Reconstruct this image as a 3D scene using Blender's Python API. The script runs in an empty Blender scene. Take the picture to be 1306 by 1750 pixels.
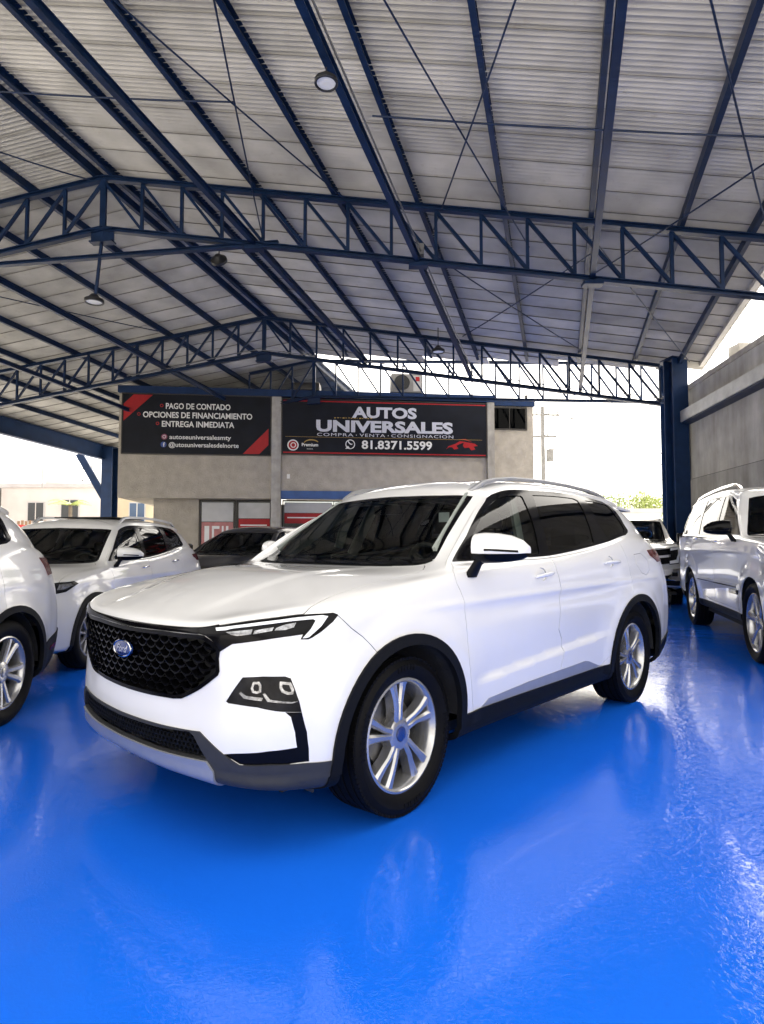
import bpy, bmesh, math, random
import numpy as np
from mathutils import Vector, Matrix
from mathutils.geometry import delaunay_2d_cdt
random.seed(7); RNG = np.random.default_rng(7)
scene = bpy.context.scene
COL = scene.collection
R = math.radians

# ---------------------------------------------------------------- camera
cam_d = bpy.data.cameras.new('camera'); cam = bpy.data.objects.new('camera', cam_d); COL.objects.link(cam)
cam_d.sensor_fit = 'VERTICAL'; cam_d.sensor_height = 36.0; cam_d.lens = 36.0 * 1044 / 1750
cam_d.clip_start = .05; cam_d.clip_end = 2000
cam.location = (0, 0, 1.232); cam.rotation_euler = (R(93.0), 0, 0)
scene.camera = cam

# ---------------------------------------------------------------- sky, sun, exposure
SUN_EL, SUN_AZ = 55.0, 20.0                                     # degrees; azimuth from +Y clockwise
w = bpy.data.worlds.new('World'); scene.world = w; w.use_nodes = True
nt = w.node_tree; nt.nodes.clear()
sky = nt.nodes.new('ShaderNodeTexSky'); sky.sky_type = 'NISHITA'; sky.sun_disc = False
sky.sun_elevation = R(SUN_EL); sky.sun_rotation = R(SUN_AZ); sky.air_density = 1.0; sky.dust_density = 4.0; sky.ozone_density = 1.0
hs = nt.nodes.new('ShaderNodeHueSaturation'); hs.inputs['Saturation'].default_value = .12; hs.inputs['Value'].default_value = 1.0
bg = nt.nodes.new('ShaderNodeBackground'); bg.inputs[1].default_value = .15
wo = nt.nodes.new('ShaderNodeOutputWorld')
nt.links.new(sky.outputs[0], hs.inputs['Color']); nt.links.new(hs.outputs[0], bg.inputs[0]); nt.links.new(bg.outputs[0], wo.inputs[0])
sd = bpy.data.lights.new('sun', 'SUN'); sd.energy = 1.5; sd.angle = R(14); sd.color = (1, .97, .92)
so = bpy.data.objects.new('sun', sd); COL.objects.link(so)
so.rotation_euler = (R(90 - SUN_EL), 0, R(180 - SUN_AZ))
scene.view_settings.view_transform = 'Standard'; scene.view_settings.look = 'None'
scene.view_settings.gamma = 1; scene.view_settings.use_curve_mapping = False
scene.view_settings.exposure = 2.25
scene.view_settings.use_white_balance = True; scene.view_settings.white_balance_temperature = 7250; scene.view_settings.white_balance_tint = 10     # camera white balance for the blue light off the floor
scene.cycles.max_bounces = 5; scene.cycles.diffuse_bounces = 3; scene.cycles.glossy_bounces = 3; scene.cycles.transparent_max_bounces = 8
scene.cycles.caustics_reflective = False; scene.cycles.caustics_refractive = False
scene.cycles.use_denoising = True
scene.cycles.use_adaptive_sampling = True; scene.cycles.adaptive_threshold = .02
# ---------------------------------------------------------------- materials
MATS = {}
def mat(name, col, rough=.5, metal=0.0, coat=0.0, spec=.5, noise=None, bump=None, rvar=0.0, coatr=.03):
    """principled material; noise=(scale, amount, detail) mottles the colour, bump=(scale, strength, detail) gives fine relief"""
    if name in MATS: return MATS[name]
    m = bpy.data.materials.new(name); m.use_nodes = True; t = m.node_tree; b = t.nodes['Principled BSDF']
    b.inputs['Base Color'].default_value = (*col, 1); b.inputs['Roughness'].default_value = rough; b.inputs['Metallic'].default_value = metal
    b.inputs['Coat Weight'].default_value = coat; b.inputs['Coat Roughness'].default_value = coatr; b.inputs['Specular IOR Level'].default_value = spec
    tc = t.nodes.new('ShaderNodeTexCoord')
    if noise or rvar:
        sc, am, de = noise or (8, 0, 4)
        n = t.nodes.new('ShaderNodeTexNoise'); n.inputs['Scale'].default_value = sc; n.inputs['Detail'].default_value = de
        t.links.new(tc.outputs['Object'], n.inputs['Vector'])
        if am:
            r = t.nodes.new('ShaderNodeValToRGB'); r.color_ramp.elements[0].position = .3; r.color_ramp.elements[1].position = .7
            r.color_ramp.elements[0].color = (*[c * (1 - am) for c in col], 1); r.color_ramp.elements[1].color = (*[min(1, c * (1 + am)) for c in col], 1)
            t.links.new(n.outputs['Fac'], r.inputs[0]); t.links.new(r.outputs[0], b.inputs['Base Color'])
        if rvar:
            q = t.nodes.new('ShaderNodeMapRange'); q.inputs['To Min'].default_value = rough - rvar; q.inputs['To Max'].default_value = rough + rvar
            t.links.new(n.outputs['Fac'], q.inputs['Value']); t.links.new(q.outputs[0], b.inputs['Roughness'])
    if bump:
        sc, st, de = bump
        n = t.nodes.new('ShaderNodeTexNoise'); n.inputs['Scale'].default_value = sc; n.inputs['Detail'].default_value = de
        t.links.new(tc.outputs['Object'], n.inputs['Vector'])
        bp = t.nodes.new('ShaderNodeBump'); bp.inputs['Strength'].default_value = st; bp.inputs['Distance'].default_value = .01
        t.links.new(n.outputs['Fac'], bp.inputs['Height']); t.links.new(bp.outputs[0], b.inputs['Normal'])
    MATS[name] = m; return m

def glass(name, tint, refl=.62):
    """thin car or window glass: tinted see-through plus a mirror reflection that grows towards grazing angles"""
    if name in MATS: return MATS[name]
    m = bpy.data.materials.new(name); m.use_nodes = True; t = m.node_tree; t.nodes.clear()
    tr = t.nodes.new('ShaderNodeBsdfTransparent'); tr.inputs[0].default_value = (*tint, 1)
    gl = t.nodes.new('ShaderNodeBsdfGlossy'); gl.inputs['Roughness'].default_value = .015; gl.inputs[0].default_value = (refl, refl, refl, 1)
    fr = t.nodes.new('ShaderNodeFresnel'); fr.inputs[0].default_value = 1.5
    mx = t.nodes.new('ShaderNodeMixShader'); o = t.nodes.new('ShaderNodeOutputMaterial')
    t.links.new(fr.outputs[0], mx.inputs[0]); t.links.new(tr.outputs[0], mx.inputs[1]); t.links.new(gl.outputs[0], mx.inputs[2]); t.links.new(mx.outputs[0], o.inputs[0])
    MATS[name] = m; return m

paint = mat('white car paint', (.80, .80, .80), .32, coat=1.0, noise=(3, .012, 3))
paint_pearl = mat('off white car paint', (.66, .655, .64), .32, coat=1.0, noise=(3, .015, 3))
paint_dark = mat('dark brown car paint', (.018, .016, .014), .3, coat=1.0, noise=(3, .05, 3))
paint_silver = mat('pale silver car paint', (.55, .55, .54), .35, metal=.3, coat=1.0, noise=(3, .03, 3))
plastic = mat('black textured plastic', (.005, .0055, .0065), .55, spec=.13, noise=(30, .12, 4), bump=(600, .15, 2))
plastic_grey = mat('dark grey plastic', (.030, .031, .033), .5, spec=.4, noise=(30, .1, 4), bump=(600, .15, 2))
gloss_black = mat('gloss black trim', (.003, .003, .004), .12, spec=.13, rvar=.03)
seal = mat('black rubber seal', (.012, .012, .012), .7, noise=(20, .1, 3))
gapm = mat('panel gap grey', (.015, .015, .015), .8, noise=(20, .1, 3))
silver = mat('satin silver plastic', (.40, .405, .42), .38, metal=.5, noise=(14, .04, 4))
chrome = mat('chrome', (.75, .75, .77), .10, metal=1.0, rvar=.03)
alloy = mat('silver alloy', (.50, .50, .50), .25, metal=.8, noise=(10, .05, 4), rvar=.06)
alloy_dark = mat('dark grey alloy', (.30, .30, .32), .4, metal=.8, noise=(10, .08, 4))  # darker alloy finish for one crossover's wheels
rubber = mat('tyre rubber', (.0035, .0035, .004), .6, spec=.12, noise=(18, .25, 5), bump=(220, .2, 3))
iron = mat('brake iron', (.20, .195, .19), .45, metal=.8, noise=(22, .2, 4))
liner = mat('wheel well liner', (.016, .016, .016), .85, noise=(12, .3, 5), bump=(60, .4, 4))
lampwhite = mat('lamp white reflector', (.80, .82, .84), .18, coat=.8, rvar=.04)
lampgrey = mat('lamp grey housing', (.012, .0125, .014), .16, spec=.14, noise=(14, .5, 4))
lampclear = mat('projector lens', (.26, .265, .28), .08, metal=.6, coat=1.0, noise=(60, .5, 3))
redlamp = mat('red tail lamp', (.10, .003, .005), .2, spec=.25, noise=(25, .2, 3))
badge_blue = mat('badge blue enamel', (.012, .035, .16), .2, coat=1.0, noise=(30, .1, 2))
cabin = mat('charcoal cabin trim', (.022, .022, .023), .7, noise=(25, .15, 4))
cabin_light = mat('grey green pillar trim', (.30, .33, .31), .7, noise=(25, .08, 4))
seat_m = mat('dark seat cloth', (.035, .034, .033), .85, noise=(40, .2, 4), bump=(150, .3, 3))
glass_clear = glass('clear tinted windscreen', (.60, .66, .63))
glass_front = glass('light tinted door glass', (.50, .55, .53))
glass_dark = glass('privacy glass', (.035, .036, .037))

# ---------------------------------------------------------------- object helpers
def link(o, parent=None):
    COL.objects.link(o)
    if parent is not None: o.parent = parent
    return o
def mesh_obj(name, verts, faces, m, parent=None, smooth=False, normals=None):
    me = bpy.data.meshes.new(name); me.from_pydata([tuple(map(float, v)) for v in verts], [], [tuple(map(int, f)) for f in faces]); me.update()
    if m is not None: me.materials.append(m)
    if smooth or normals is not None: me.polygons.foreach_set('use_smooth', [True] * len(me.polygons))
    if normals is not None: me.normals_split_custom_set_from_vertices([tuple(map(float, n)) for n in normals])
    return link(bpy.data.objects.new(name, me), parent)
def bm_obj(name, bm, m, parent=None, smooth=False, angle=None):
    me = bpy.data.meshes.new(name); bmesh.ops.recalc_face_normals(bm, faces=bm.faces); bm.to_mesh(me); bm.free()
    if m is not None: me.materials.append(m)
    if smooth: me.polygons.foreach_set('use_smooth', [True] * len(me.polygons))
    if angle is not None: me.set_sharp_from_angle(angle=R(angle))
    return link(bpy.data.objects.new(name, me), parent)
def tag(o, label=None, cat=None, group=None, kind=None):
    if label: o['label'] = label
    if cat: o['category'] = cat
    if group: o['group'] = group
    if kind: o['kind'] = kind
    return o
def empty(name, loc=(0, 0, 0), rz=0.0, label=None, cat=None, group=None):
    o = bpy.data.objects.new(name, None); o.location = loc; o.rotation_euler = (0, 0, rz); o.empty_display_size = .2
    COL.objects.link(o); return tag(o, label, cat, group)
def box(bm, lo, hi, M=None):
    v = [bm.verts.new((x, y, z)) for x in (lo[0], hi[0]) for y in (lo[1], hi[1]) for z in (lo[2], hi[2])]
    for f in ((0, 1, 3, 2), (4, 6, 7, 5), (0, 4, 5, 1), (2, 3, 7, 6), (0, 2, 6, 4), (1, 5, 7, 3)): bm.faces.new([v[i] for i in f])
    if M is not None: bmesh.ops.transform(bm, matrix=M, verts=v)
    return v
def box_obj(name, lo, hi, m, parent=None, bev=0.0, M=None):
    bm = bmesh.new(); box(bm, lo, hi, M)
    if bev: bmesh.ops.bevel(bm, geom=list(bm.edges), offset=bev, segments=2, affect='EDGES', profile=.5)
    return bm_obj(name, bm, m, parent, smooth=bool(bev), angle=40 if bev else None)
def frame_of(d, up=(0, 0, 1)):
    d = Vector(d).normalized(); u = Vector(up)
    if abs(d.dot(u)) > .98: u = Vector((1, 0, 0))
    s = d.cross(u).normalized(); return d, s, s.cross(d)
def tube_bm(bm, pts, r, n=8, cap=True, closed=False, rs=None):
    pts = [Vector(p) for p in pts]; rings = []; N = len(pts); ups = None
    for i, p in enumerate(pts):
        a = pts[(i - 1) % N] if (i > 0 or closed) else p; b = pts[(i + 1) % N] if (i < N - 1 or closed) else p
        d, s, u = frame_of(b - a)
        if ups is not None and s.dot(ups) < 0: s, u = -s, -u
        ups = s; rr = rs[i] if rs else r
        rings.append([bm.verts.new(p + (s * math.cos(2 * math.pi * k / n) + u * math.sin(2 * math.pi * k / n)) * rr) for k in range(n)])
    for i in range(N if closed else N - 1):
        A, B = rings[i], rings[(i + 1) % N]
        for k in range(n): bm.faces.new((A[k], A[(k + 1) % n], B[(k + 1) % n], B[k]))
    if cap and not closed: bm.faces.new(rings[0][::-1]); bm.faces.new(rings[-1])
def tube(name, pts, r, m, parent=None, n=8, closed=False, rs=None):
    bm = bmesh.new(); tube_bm(bm, pts, r, n, closed=closed, rs=rs); return bm_obj(name, bm, m, parent, smooth=True, angle=50)
def bar_bm(bm, a, b, wd, ht, up=(0, 0, 1)):
    """rectangular bar from a to b"""
    a, b = Vector(a), Vector(b); d, s, u = frame_of(b - a, up)
    v = [bm.verts.new(p + s * (sx * wd / 2) + u * (sz * ht / 2)) for p in (a, b) for sx, sz in ((-1, -1), (1, -1), (1, 1), (-1, 1))]
    for f in ((3, 2, 1, 0), (4, 5, 6, 7), (0, 1, 5, 4), (1, 2, 6, 5), (2, 3, 7, 6), (3, 0, 4, 7)): bm.faces.new([v[i] for i in f])
def bar(name, a, b, wd, ht, m, parent=None, up=(0, 0, 1)):
    bm = bmesh.new(); bar_bm(bm, a, b, wd, ht, up); return bm_obj(name, bm, m, parent)
def section(name, a, b, prof, m, parent=None, up=(0, 0, 1)):
    """a closed 2-D profile (side, up) swept from a to b: channels, angles, I-beams"""
    a, b = Vector(a), Vector(b); d, s, u = frame_of(b - a, up); bm = bmesh.new()
    A = [bm.verts.new(a + s * x + u * y) for x, y in prof]; B = [bm.verts.new(b + s * x + u * y) for x, y in prof]; n = len(prof)
    for i in range(n): bm.faces.new((A[i], A[(i + 1) % n], B[(i + 1) % n], B[i]))
    bm.faces.new(A[::-1]); bm.faces.new(B)
    return bm_obj(name, bm, m, parent)
def ibeam(w, h, t=.014):
    w, h = w / 2, h / 2
    return [(-w, -h), (w, -h), (w, -h + t), (t / 2, -h + t), (t / 2, h - t), (w, h - t), (w, h), (-w, h), (-w, h - t), (-t / 2, h - t), (-t / 2, -h + t), (-w, -h + t)]
def cchan(w, h, t=.006):
    w, h = w / 2, h / 2
    return [(-w, -h), (w, -h), (w, -h + .03), (w - t, -h + .03), (w - t, -h + t), (-w + t, -h + t), (-w + t, h - t), (w, h - t), (w, h), (-w, h)]
def lathe(name, prof, n, m, parent=None, axis='y', smooth=True, angle=35, close=False):
    """revolve (axial, radius) points about the y axis"""
    vs, fs = [], []; k = len(prof)
    for i in range(n):
        a = 2 * math.pi * i / n
        for ax, r in prof: vs.append((r * math.cos(a), ax, r * math.sin(a)))
    for i in range(n):
        j = (i + 1) % n
        for q in range(k - 1 if not close else k): fs.append((i * k + q, i * k + (q + 1) % k, j * k + (q + 1) % k, j * k + q))
    o = mesh_obj(name, vs, fs, m, parent, smooth); o.data.set_sharp_from_angle(angle=R(angle)); return o
def text_mesh(s, size, bold=0.0, ext=.004, align='CENTER', sx=1.0, space=1.0):
    c = bpy.data.curves.new('t', 'FONT'); c.body = s; c.size = size; c.extrude = ext; c.offset = bold; c.align_x = align; c.resolution_u = 3; c.space_character = space
    o = bpy.data.objects.new('t', c); COL.objects.link(o); bpy.context.view_layer.update()
    me = bpy.data.meshes.new_from_object(o.evaluated_get(bpy.context.evaluated_depsgraph_get()))
    bpy.data.objects.remove(o); bpy.data.curves.remove(c)
    if sx != 1: me.transform(Matrix.Diagonal((sx, 1, 1, 1)))
    return me
# ---------------------------------------------------------------- ground and floor
def floor_mat():
    m = bpy.data.materials.new('glossy blue floor paint'); m.use_nodes = True; t = m.node_tree; b = t.nodes['Principled BSDF']
    tc = t.nodes.new('ShaderNodeTexCoord')
    def noise(sc, de, ro=.5, dist=0):
        n = t.nodes.new('ShaderNodeTexNoise'); n.inputs['Scale'].default_value = sc; n.inputs['Detail'].default_value = de; n.inputs['Roughness'].default_value = ro; n.inputs['Distortion'].default_value = dist
        t.links.new(tc.outputs['Object'], n.inputs['Vector']); return n
    n1 = noise(.7, 4); r = t.nodes.new('ShaderNodeValToRGB'); r.color_ramp.elements[0].position = .3; r.color_ramp.elements[1].position = .75
    r.color_ramp.elements[0].color = (.0004, .126, .74, 1); r.color_ramp.elements[1].color = (.0006, .146, .82, 1)
    t.links.new(n1.outputs['Fac'], r.inputs[0]); t.links.new(r.outputs[0], b.inputs['Base Color'])
    n2 = noise(2.2, 5, .6); q = t.nodes.new('ShaderNodeMapRange'); q.inputs['From Min'].default_value = .35; q.inputs['From Max'].default_value = .7; q.inputs['To Min'].default_value = .035; q.inputs['To Max'].default_value = .10
    t.links.new(n2.outputs['Fac'], q.inputs['Value']); t.links.new(q.outputs[0], b.inputs['Roughness'])
    # roller texture: fine wandering ridges plus broad unevenness of the slab
    n3 = noise(32, 2, .5, 1.6); n4 = noise(3.2, 3); n5 = noise(.8, 2)
    ab = t.nodes.new('ShaderNodeMath'); ab.operation = 'SUBTRACT'; ab.inputs[1].default_value = .5; t.links.new(n3.outputs['Fac'], ab.inputs[0])
    ab2 = t.nodes.new('ShaderNodeMath'); ab2.operation = 'ABSOLUTE'; t.links.new(ab.outputs[0], ab2.inputs[0])
    mr = t.nodes.new('ShaderNodeMapRange'); mr.inputs['From Min'].default_value = 0; mr.inputs['From Max'].default_value = .10; mr.inputs['To Min'].default_value = 1; mr.inputs['To Max'].default_value = 0; t.links.new(ab2.outputs[0], mr.inputs['Value'])
    b1 = t.nodes.new('ShaderNodeBump'); b1.inputs['Strength'].default_value = .10; b1.inputs['Distance'].default_value = .0022; t.links.new(mr.outputs[0], b1.inputs['Height'])
    b2 = t.nodes.new('ShaderNodeBump'); b2.inputs['Strength'].default_value = .26; b2.inputs['Distance'].default_value = .006; t.links.new(n4.outputs['Fac'], b2.inputs['Height']); t.links.new(b1.outputs[0], b2.inputs['Normal'])
    b3 = t.nodes.new('ShaderNodeBump'); b3.inputs['Strength'].default_value = .45; b3.inputs['Distance'].default_value = .02; t.links.new(n5.outputs['Fac'], b3.inputs['Height']); t.links.new(b2.outputs[0], b3.inputs['Normal'])
    t.links.new(b3.outputs[0], b.inputs['Normal']); b.inputs['Specular IOR Level'].default_value = .38
    return m
conc_ground = mat('pale street concrete', (.50, .49, .47), .85, noise=(.6, .18, 6), bump=(40, .3, 4))
tag(mesh_obj('ground', [(-400, -300, -.012), (400, -300, -.012), (400, 700, -.012), (-400, 700, -.012)], [(0, 1, 2, 3)], conc_ground), kind='structure')
slab = mat('unseen bounce slab', (.56, .55, .53), .7, noise=(.9, .15, 6), bump=(30, .25, 4))  # pale slab out of view, added to bounce neutral light under the roof
tag(mesh_obj('unseen_bounce_slab', [(-15.5, -9, -.006), (8.2, -9, -.006), (8.6, 22.5, -.006), (-12, 28.5, -.006)], [(0, 1, 2, 3)], slab), kind='structure')
tag(mesh_obj('floor', [(-6.2, .75, 0), (6.1, .75, 0), (7.9, 17.0, 0), (-5.2, 17.0, 0)], [(0, 1, 2, 3)], floor_mat()), kind='structure')

# ---------------------------------------------------------------- the steel shed
blue_steel = mat('navy painted steel', (.004, .016, .050), .42, spec=.2, noise=(4, .25, 5), rvar=.1, bump=(50, .12, 3))
blue_bright = mat('blue painted steel', (.008, .028, .085), .5, spec=.22, noise=(3, .2, 5), rvar=.08)
A1 = Vector((-5.081, 10.834, 7.906)); A2 = Vector((-3.315, 16.908, 7.601)); AX = (A2 - A1).normalized()
PHI = R(7.3); BX = Vector((math.cos(PHI), -math.sin(PHI), 0)); SLR, SLL = .165, .160
def rf(s, b, dz=0.0):
    """point of the roof frame: s metres along the ridge from the near truss, b metres across from the ridge (right +), dz above the top chord"""
    p = A1 + AX * s + BX * b; p.z -= (SLR * b if b > 0 else SLL * -b); p.z += dz; return p
def truss(name, apex, nr, nl, slr, sll, dep, label, pitch=.755):
    t = empty(name, apex, 0, label, 'roof truss')
    def at(b, dz): return Vector((BX.x * b, BX.y * b, -(slr * b if b > 0 else sll * -b) + dz))
    L, Rr_ = -nl * pitch, nr * pitch
    for s, e in (((0, Rr_, slr),) if nr else ()) + (((0, L, sll),) if nl else ()) if False else [(0, Rr_), (0, L)]:
        if abs(e) < .1: continue
        section('top_chord', at(s, 0), at(e, 0), ibeam(.11, .09, .018), blue_steel, t); section('bottom_chord', at(s, -dep), at(e, -dep), ibeam(.11, .085, .018), blue_steel, t)
    for i in range(-nl, nr + 1):
        b = i * pitch
        bar('post', at(b, -dep + .04), at(b, -.04), .052, .052 if i else .11, blue_steel, t, up=tuple(BX))
        if i == 0: continue
        j = i - 1 if i > 0 else i + 1
        bar('diagonal', at(j * pitch, -.05), at(b, -dep + .05), .05, .05, blue_steel, t, up=(0, 1, 0))
    if nr and nl:
        section('ridge_gusset', at(-.22, -dep - .10), at(.22, -dep - .10), ibeam(.16, .26, .03), blue_steel, t)
    return t
t1 = truss('roof_truss', A1, 15, 14, SLR, SLL, .95, 'nearest blue steel roof truss crossing the picture under the ceiling')
t2 = truss('roof_truss', A2, 14, 14, .168, .155, 1.0, 'second blue roof truss ending on the right hand column')
A3 = A1 + AX * ((A2 - A1).length + 3.64)
t3 = truss('roof_truss', A3, 15, 3, .047, .16, 1.22, 'farthest blue roof truss seen against white sky above the office')
for k in (.85,):                                                          # paired lower tie seen left of the near ridge
    section('kneeler', Vector((BX.x * -2.6, BX.y * -2.6, -1.5)), Vector((BX.x * 3.3, BX.y * 3.3, -1.42)), ibeam(.10, .07, .012), blue_steel, t1)
for dz in (0,):
    bar('drop_pole', (0, 0, -1.0), (-.10, .0, -2.18), .045, .045, blue_steel, t1)
roof_root = empty('shed_roof', tuple(A1), 0, 'corrugated grey metal shed roof on navy purlins over the cars', 'roof')
def loc(p): return p - A1
galv = mat('galvanised sheet', (.42, .405, .38), .5, metal=.1, noise=(1.6, .20, 6), rvar=.08)
def galv_mat():
    t = galv.node_tree; b = t.nodes['Principled BSDF']; oi = t.nodes.new('ShaderNodeObjectInfo'); tc = t.nodes.new('ShaderNodeTexCoord')
    lk = b.inputs['Base Color'].links[0].from_socket
    hv = t.nodes.new('ShaderNodeHueSaturation'); mr = t.nodes.new('ShaderNodeMapRange'); mr.inputs['To Min'].default_value = .86; mr.inputs['To Max'].default_value = 1.12
    t.links.new(oi.outputs['Random'], mr.inputs['Value']); t.links.new(mr.outputs[0], hv.inputs['Value']); t.links.new(lk, hv.inputs['Color'])
    n = t.nodes.new('ShaderNodeTexNoise'); n.inputs['Scale'].default_value = 5; n.inputs['Detail'].default_value = 8; n.inputs['Roughness'].default_value = .7; t.links.new(tc.outputs['Object'], n.inputs['Vector'])
    rr = t.nodes.new('ShaderNodeValToRGB'); rr.color_ramp.elements[0].position = .60; rr.color_ramp.elements[1].position = .74; rr.color_ramp.elements[0].color = (0, 0, 0, 1); rr.color_ramp.elements[1].color = (.4, .4, .4, 1); t.links.new(n.outputs['Fac'], rr.inputs[0])
    mx = t.nodes.new('ShaderNodeMixRGB'); mx.inputs[2].default_value = (.20, .15, .10, 1); t.links.new(rr.outputs[0], mx.inputs[0]); t.links.new(hv.outputs[0], mx.inputs[1]); t.links.new(mx.outputs[0], b.inputs['Base Color'])
galv_mat()
PW = .575; NR = 7; lap_m = mat('painted lap gap', (.11, .105, .10), .8, noise=(3, .4, 5))
def panel(s0, b1):
    vs, fs = [], []; seg = 4 * NR; bs = [0.03 * (1 if b1 > 0 else -1), b1 * .5, b1]
    jz = RNG.uniform(-.004, .004, 3)
    for i in range(seg + 1):
        s = s0 + PW * i / seg * 1.06; z = .215 + [-.022, 0, .022, 0][i % 4] + .012 * i / seg
        for k, b in enumerate(bs): vs.append(tuple(loc(rf(s, b, z + jz[k]))))
    n = len(bs)
    for i in range(seg):
        for k in range(n - 1): fs.append((i * n + k, i * n + k + 1, (i + 1) * n + k + 1, (i + 1) * n + k))
    o = mesh_obj('roof_panel', vs, fs, galv, roof_root, False); o.data.materials.append(lap_m)       # dark gap between sheets, painted along the lap
    o.data.polygons.foreach_set('material_index', [1 if i < 1 else 0 for i in range(seg) for k in range(n - 1)])
    return o
S2 = (A2 - A1).length
for i in range(-13, 17):
    s = i * PW; e = s - S2
    Lr = 11.75 if e < .1 else 11.75 * max(0, 1 - (e - .1) / 3.3)
    if Lr > .5: panel(s, Lr)
for i in range(-13, 31): panel(i * PW, -11.75)
for b in (-10.0, -8.57, -7.15, -5.72, -4.3, -2.87, -1.43, -.16, .16, 1.43, 2.87, 4.30, 5.74, 7.17, 8.58, 9.98, 11.05):
    s1 = S2 + (10.6 if b < 0 else 3.2 * max(.08, 1 - b / 11.5))
    section('purlin', loc(rf(-7.6, b, .13)), loc(rf(s1, b, .13)), [(x * (1 if b > 0 else -1), y) for x, y in cchan(.075, .15)], blue_steel, roof_root, up=(0, 0, 1))
for b, zt in ((2.86, -.90), (5.74, -.92), (8.58, -.90), (-2.86, -.90), (-5.74, -.92)):
    section('tie_beam', loc(rf(-7.6, b, zt)), loc(rf(S2 + (.2 if b > 0 else 3.6), b, zt)), ibeam(.085, .12, .012), blue_steel, roof_root)
section('eave_trim', loc(rf(-7.6, 11.62, .19)), loc(rf(S2 + .15, 11.62, .19)), [(-.05, -.06), (.05, -.06), (.05, .06), (-.05, .06)], galv, roof_root)
section('ridge_cap', loc(rf(-7.6, 0, .235)), loc(rf(S2 + 3.3, 0, .235)), [(-.22, -.04), (-.2, -.045), (0, 0), (.2, -.045), (.22, -.04), (0, .012)], galv, roof_root)
# bracing rods under the purlins
RODS = [((-3.9, 4.31), (1.41, 2.3), 'thin blue bracing rod running down to the near truss left of centre'), ((-4.2, 2.9), (-.1, 4.5), 'thin blue rod slanting right from the top left of the ceiling'),
        ((-2.31, -.4), (-2.25, 3.67), 'nearly level thin rod at the upper left of the ceiling'), ((-4.6, 6.1), (.95, 7.54), 'long blue bracing rod slanting right over the middle of the ceiling'),
        ((-4.6, 7.85), (.65, 5.88), 'blue bracing rod slanting left, crossing another over the middle'), ((-2.17, 5.6), (-2.31, 10.9), 'nearly level blue rod across the upper right of the ceiling'),
        ((-4.6, 9.3), (-.2, 11.2), 'blue rod at the upper right corner of the ceiling'), ((-2.4, 11.0), (1.98, 8.55), 'thin rod rising to the right edge from the tie beam'),
        ((1.0, 5.3), (5.9, 8.6), 'thin rod behind the near truss slanting right'), ((1.0, 8.6), (5.9, 5.6), 'thin rod behind the near truss slanting left'),
        ((.6, 8.7), (5.8, 11.2), 'thin dark rod running towards the right hand column'), ((-1.6, -1.3), (-.05, -.2), 'short thin rod at the left edge near the ridge'),
        ((.6, -5.8), (5.8, -2.8), 'thin rod over the left hand slope behind the near truss')]
for p, q, lb in RODS:
    a, b = rf(*p, -.02), rf(*q, -.02); m_ = (a + b) / 2; m_.z -= .03
    tag(tube('bracing_rod', [a, (a + m_) / 2 - Vector((0, 0, .01)), m_, (b + m_) / 2 - Vector((0, 0, .01)), b], .013, blue_steel, n=6), lb, 'rod', 'roof bracing rods')
# round hanging lamps
lamp_body = mat('black lamp housing', (.015, .015, .016), .4, noise=(20, .2, 3)); lamp_face = mat('white lamp diffuser', (.82, .82, .80), .35, noise=(12, .03, 3))
def bay_lamp(p, drop, label, tilt=(0, 0)):
    t = empty('bay_lamp', p, 0, label, 'lamp', 'round ceiling lamps'); 
    tube('stem', [(0, 0, 0), (0, 0, drop)], .012, lamp_body, t, n=6)
    for nm, prof, m_ in (('housing', [(.02, .17), (-.03, .165), (-.07, .10), (-.12, .06), (-.12, .001)], lamp_body), ('diffuser', [(.012, .135), (.016, .06), (.016, .001)], lamp_face)):
        o = lathe(nm, prof, 28, m_, t); o.rotation_euler = (R(-90) + tilt[0], 0, tilt[1])
    lathe('rim', [(.02, .17), (.03, .16), (.03, .138), (.015, .135)], 28, lamp_body, t).rotation_euler = (R(-90) + tilt[0], 0, 0)
    return t
def on_tie(s, b): p = rf(s, b, -1.20); return tuple(p)
bay_lamp(on_tie(-4.25, 5.74), .22, 'round white faced lamp hanging under a beam near the top of the picture').scale = (.72, .72, .72)
bay_lamp((-5.21, 10.84, 5.62), .15, 'round lamp on a drop pole below the ridge of the near truss')
bay_lamp(tuple(rf(S2 - 1.2, 5.1, -.75)), .6, 'small round lamp just in front of the second truss')
bay_lamp(tuple(rf(1.8, 1.2, -.5)), .5, 'dusty round lamp tilted behind the near truss ridge', (R(60), 0))
# columns
def column(name, p, z1, label, w_=.34, d_=.42, rot=0.0):
    t = empty(name, (p[0], p[1], 0), rot, label, 'column')
    section('shaft', (0, 0, 0), (0, 0, z1), ibeam(w_, d_, .03), blue_bright, t, up=(0, 1, 0)); box_obj('base_plate', (-.28, -.3, 0), (.28, .3, .025), blue_steel, t)
    for s in (-1, 1): box_obj('web_plate', (s * .035 - .004, -d_ / 2 + .032, .3), (s * .035 + .004, d_ / 2 - .032, z1 - .06), blue_steel, t)
    box_obj('cap_plate', (-.26, -.28, z1 + .002), (.26, .28, z1 + .022), blue_steel, t)
    return t
column('steel_column', (7.60, 15.62), 6.0, 'blue steel column on the right beside the concrete wall', .42, .40, R(8))
column('steel_column', (9.05, 19.2), 6.85, 'slimmer blue steel column directly behind the right hand column', .3, .3)
cl = column('steel_column', (-11.95, 26.7), 5.45, 'blue steel column with knee brace left of the office', .5, .5, R(-8))
bar('knee_brace', (-.2, 0, 3.2), (-1.35, -.2, 5.2), .12, .30, blue_bright, cl)
ev = empty('eave_beam', tuple(rf(0, -11.35, -.14)), 0, 'deep blue eave beam running along the left edge of the roof', 'beam')
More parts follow.
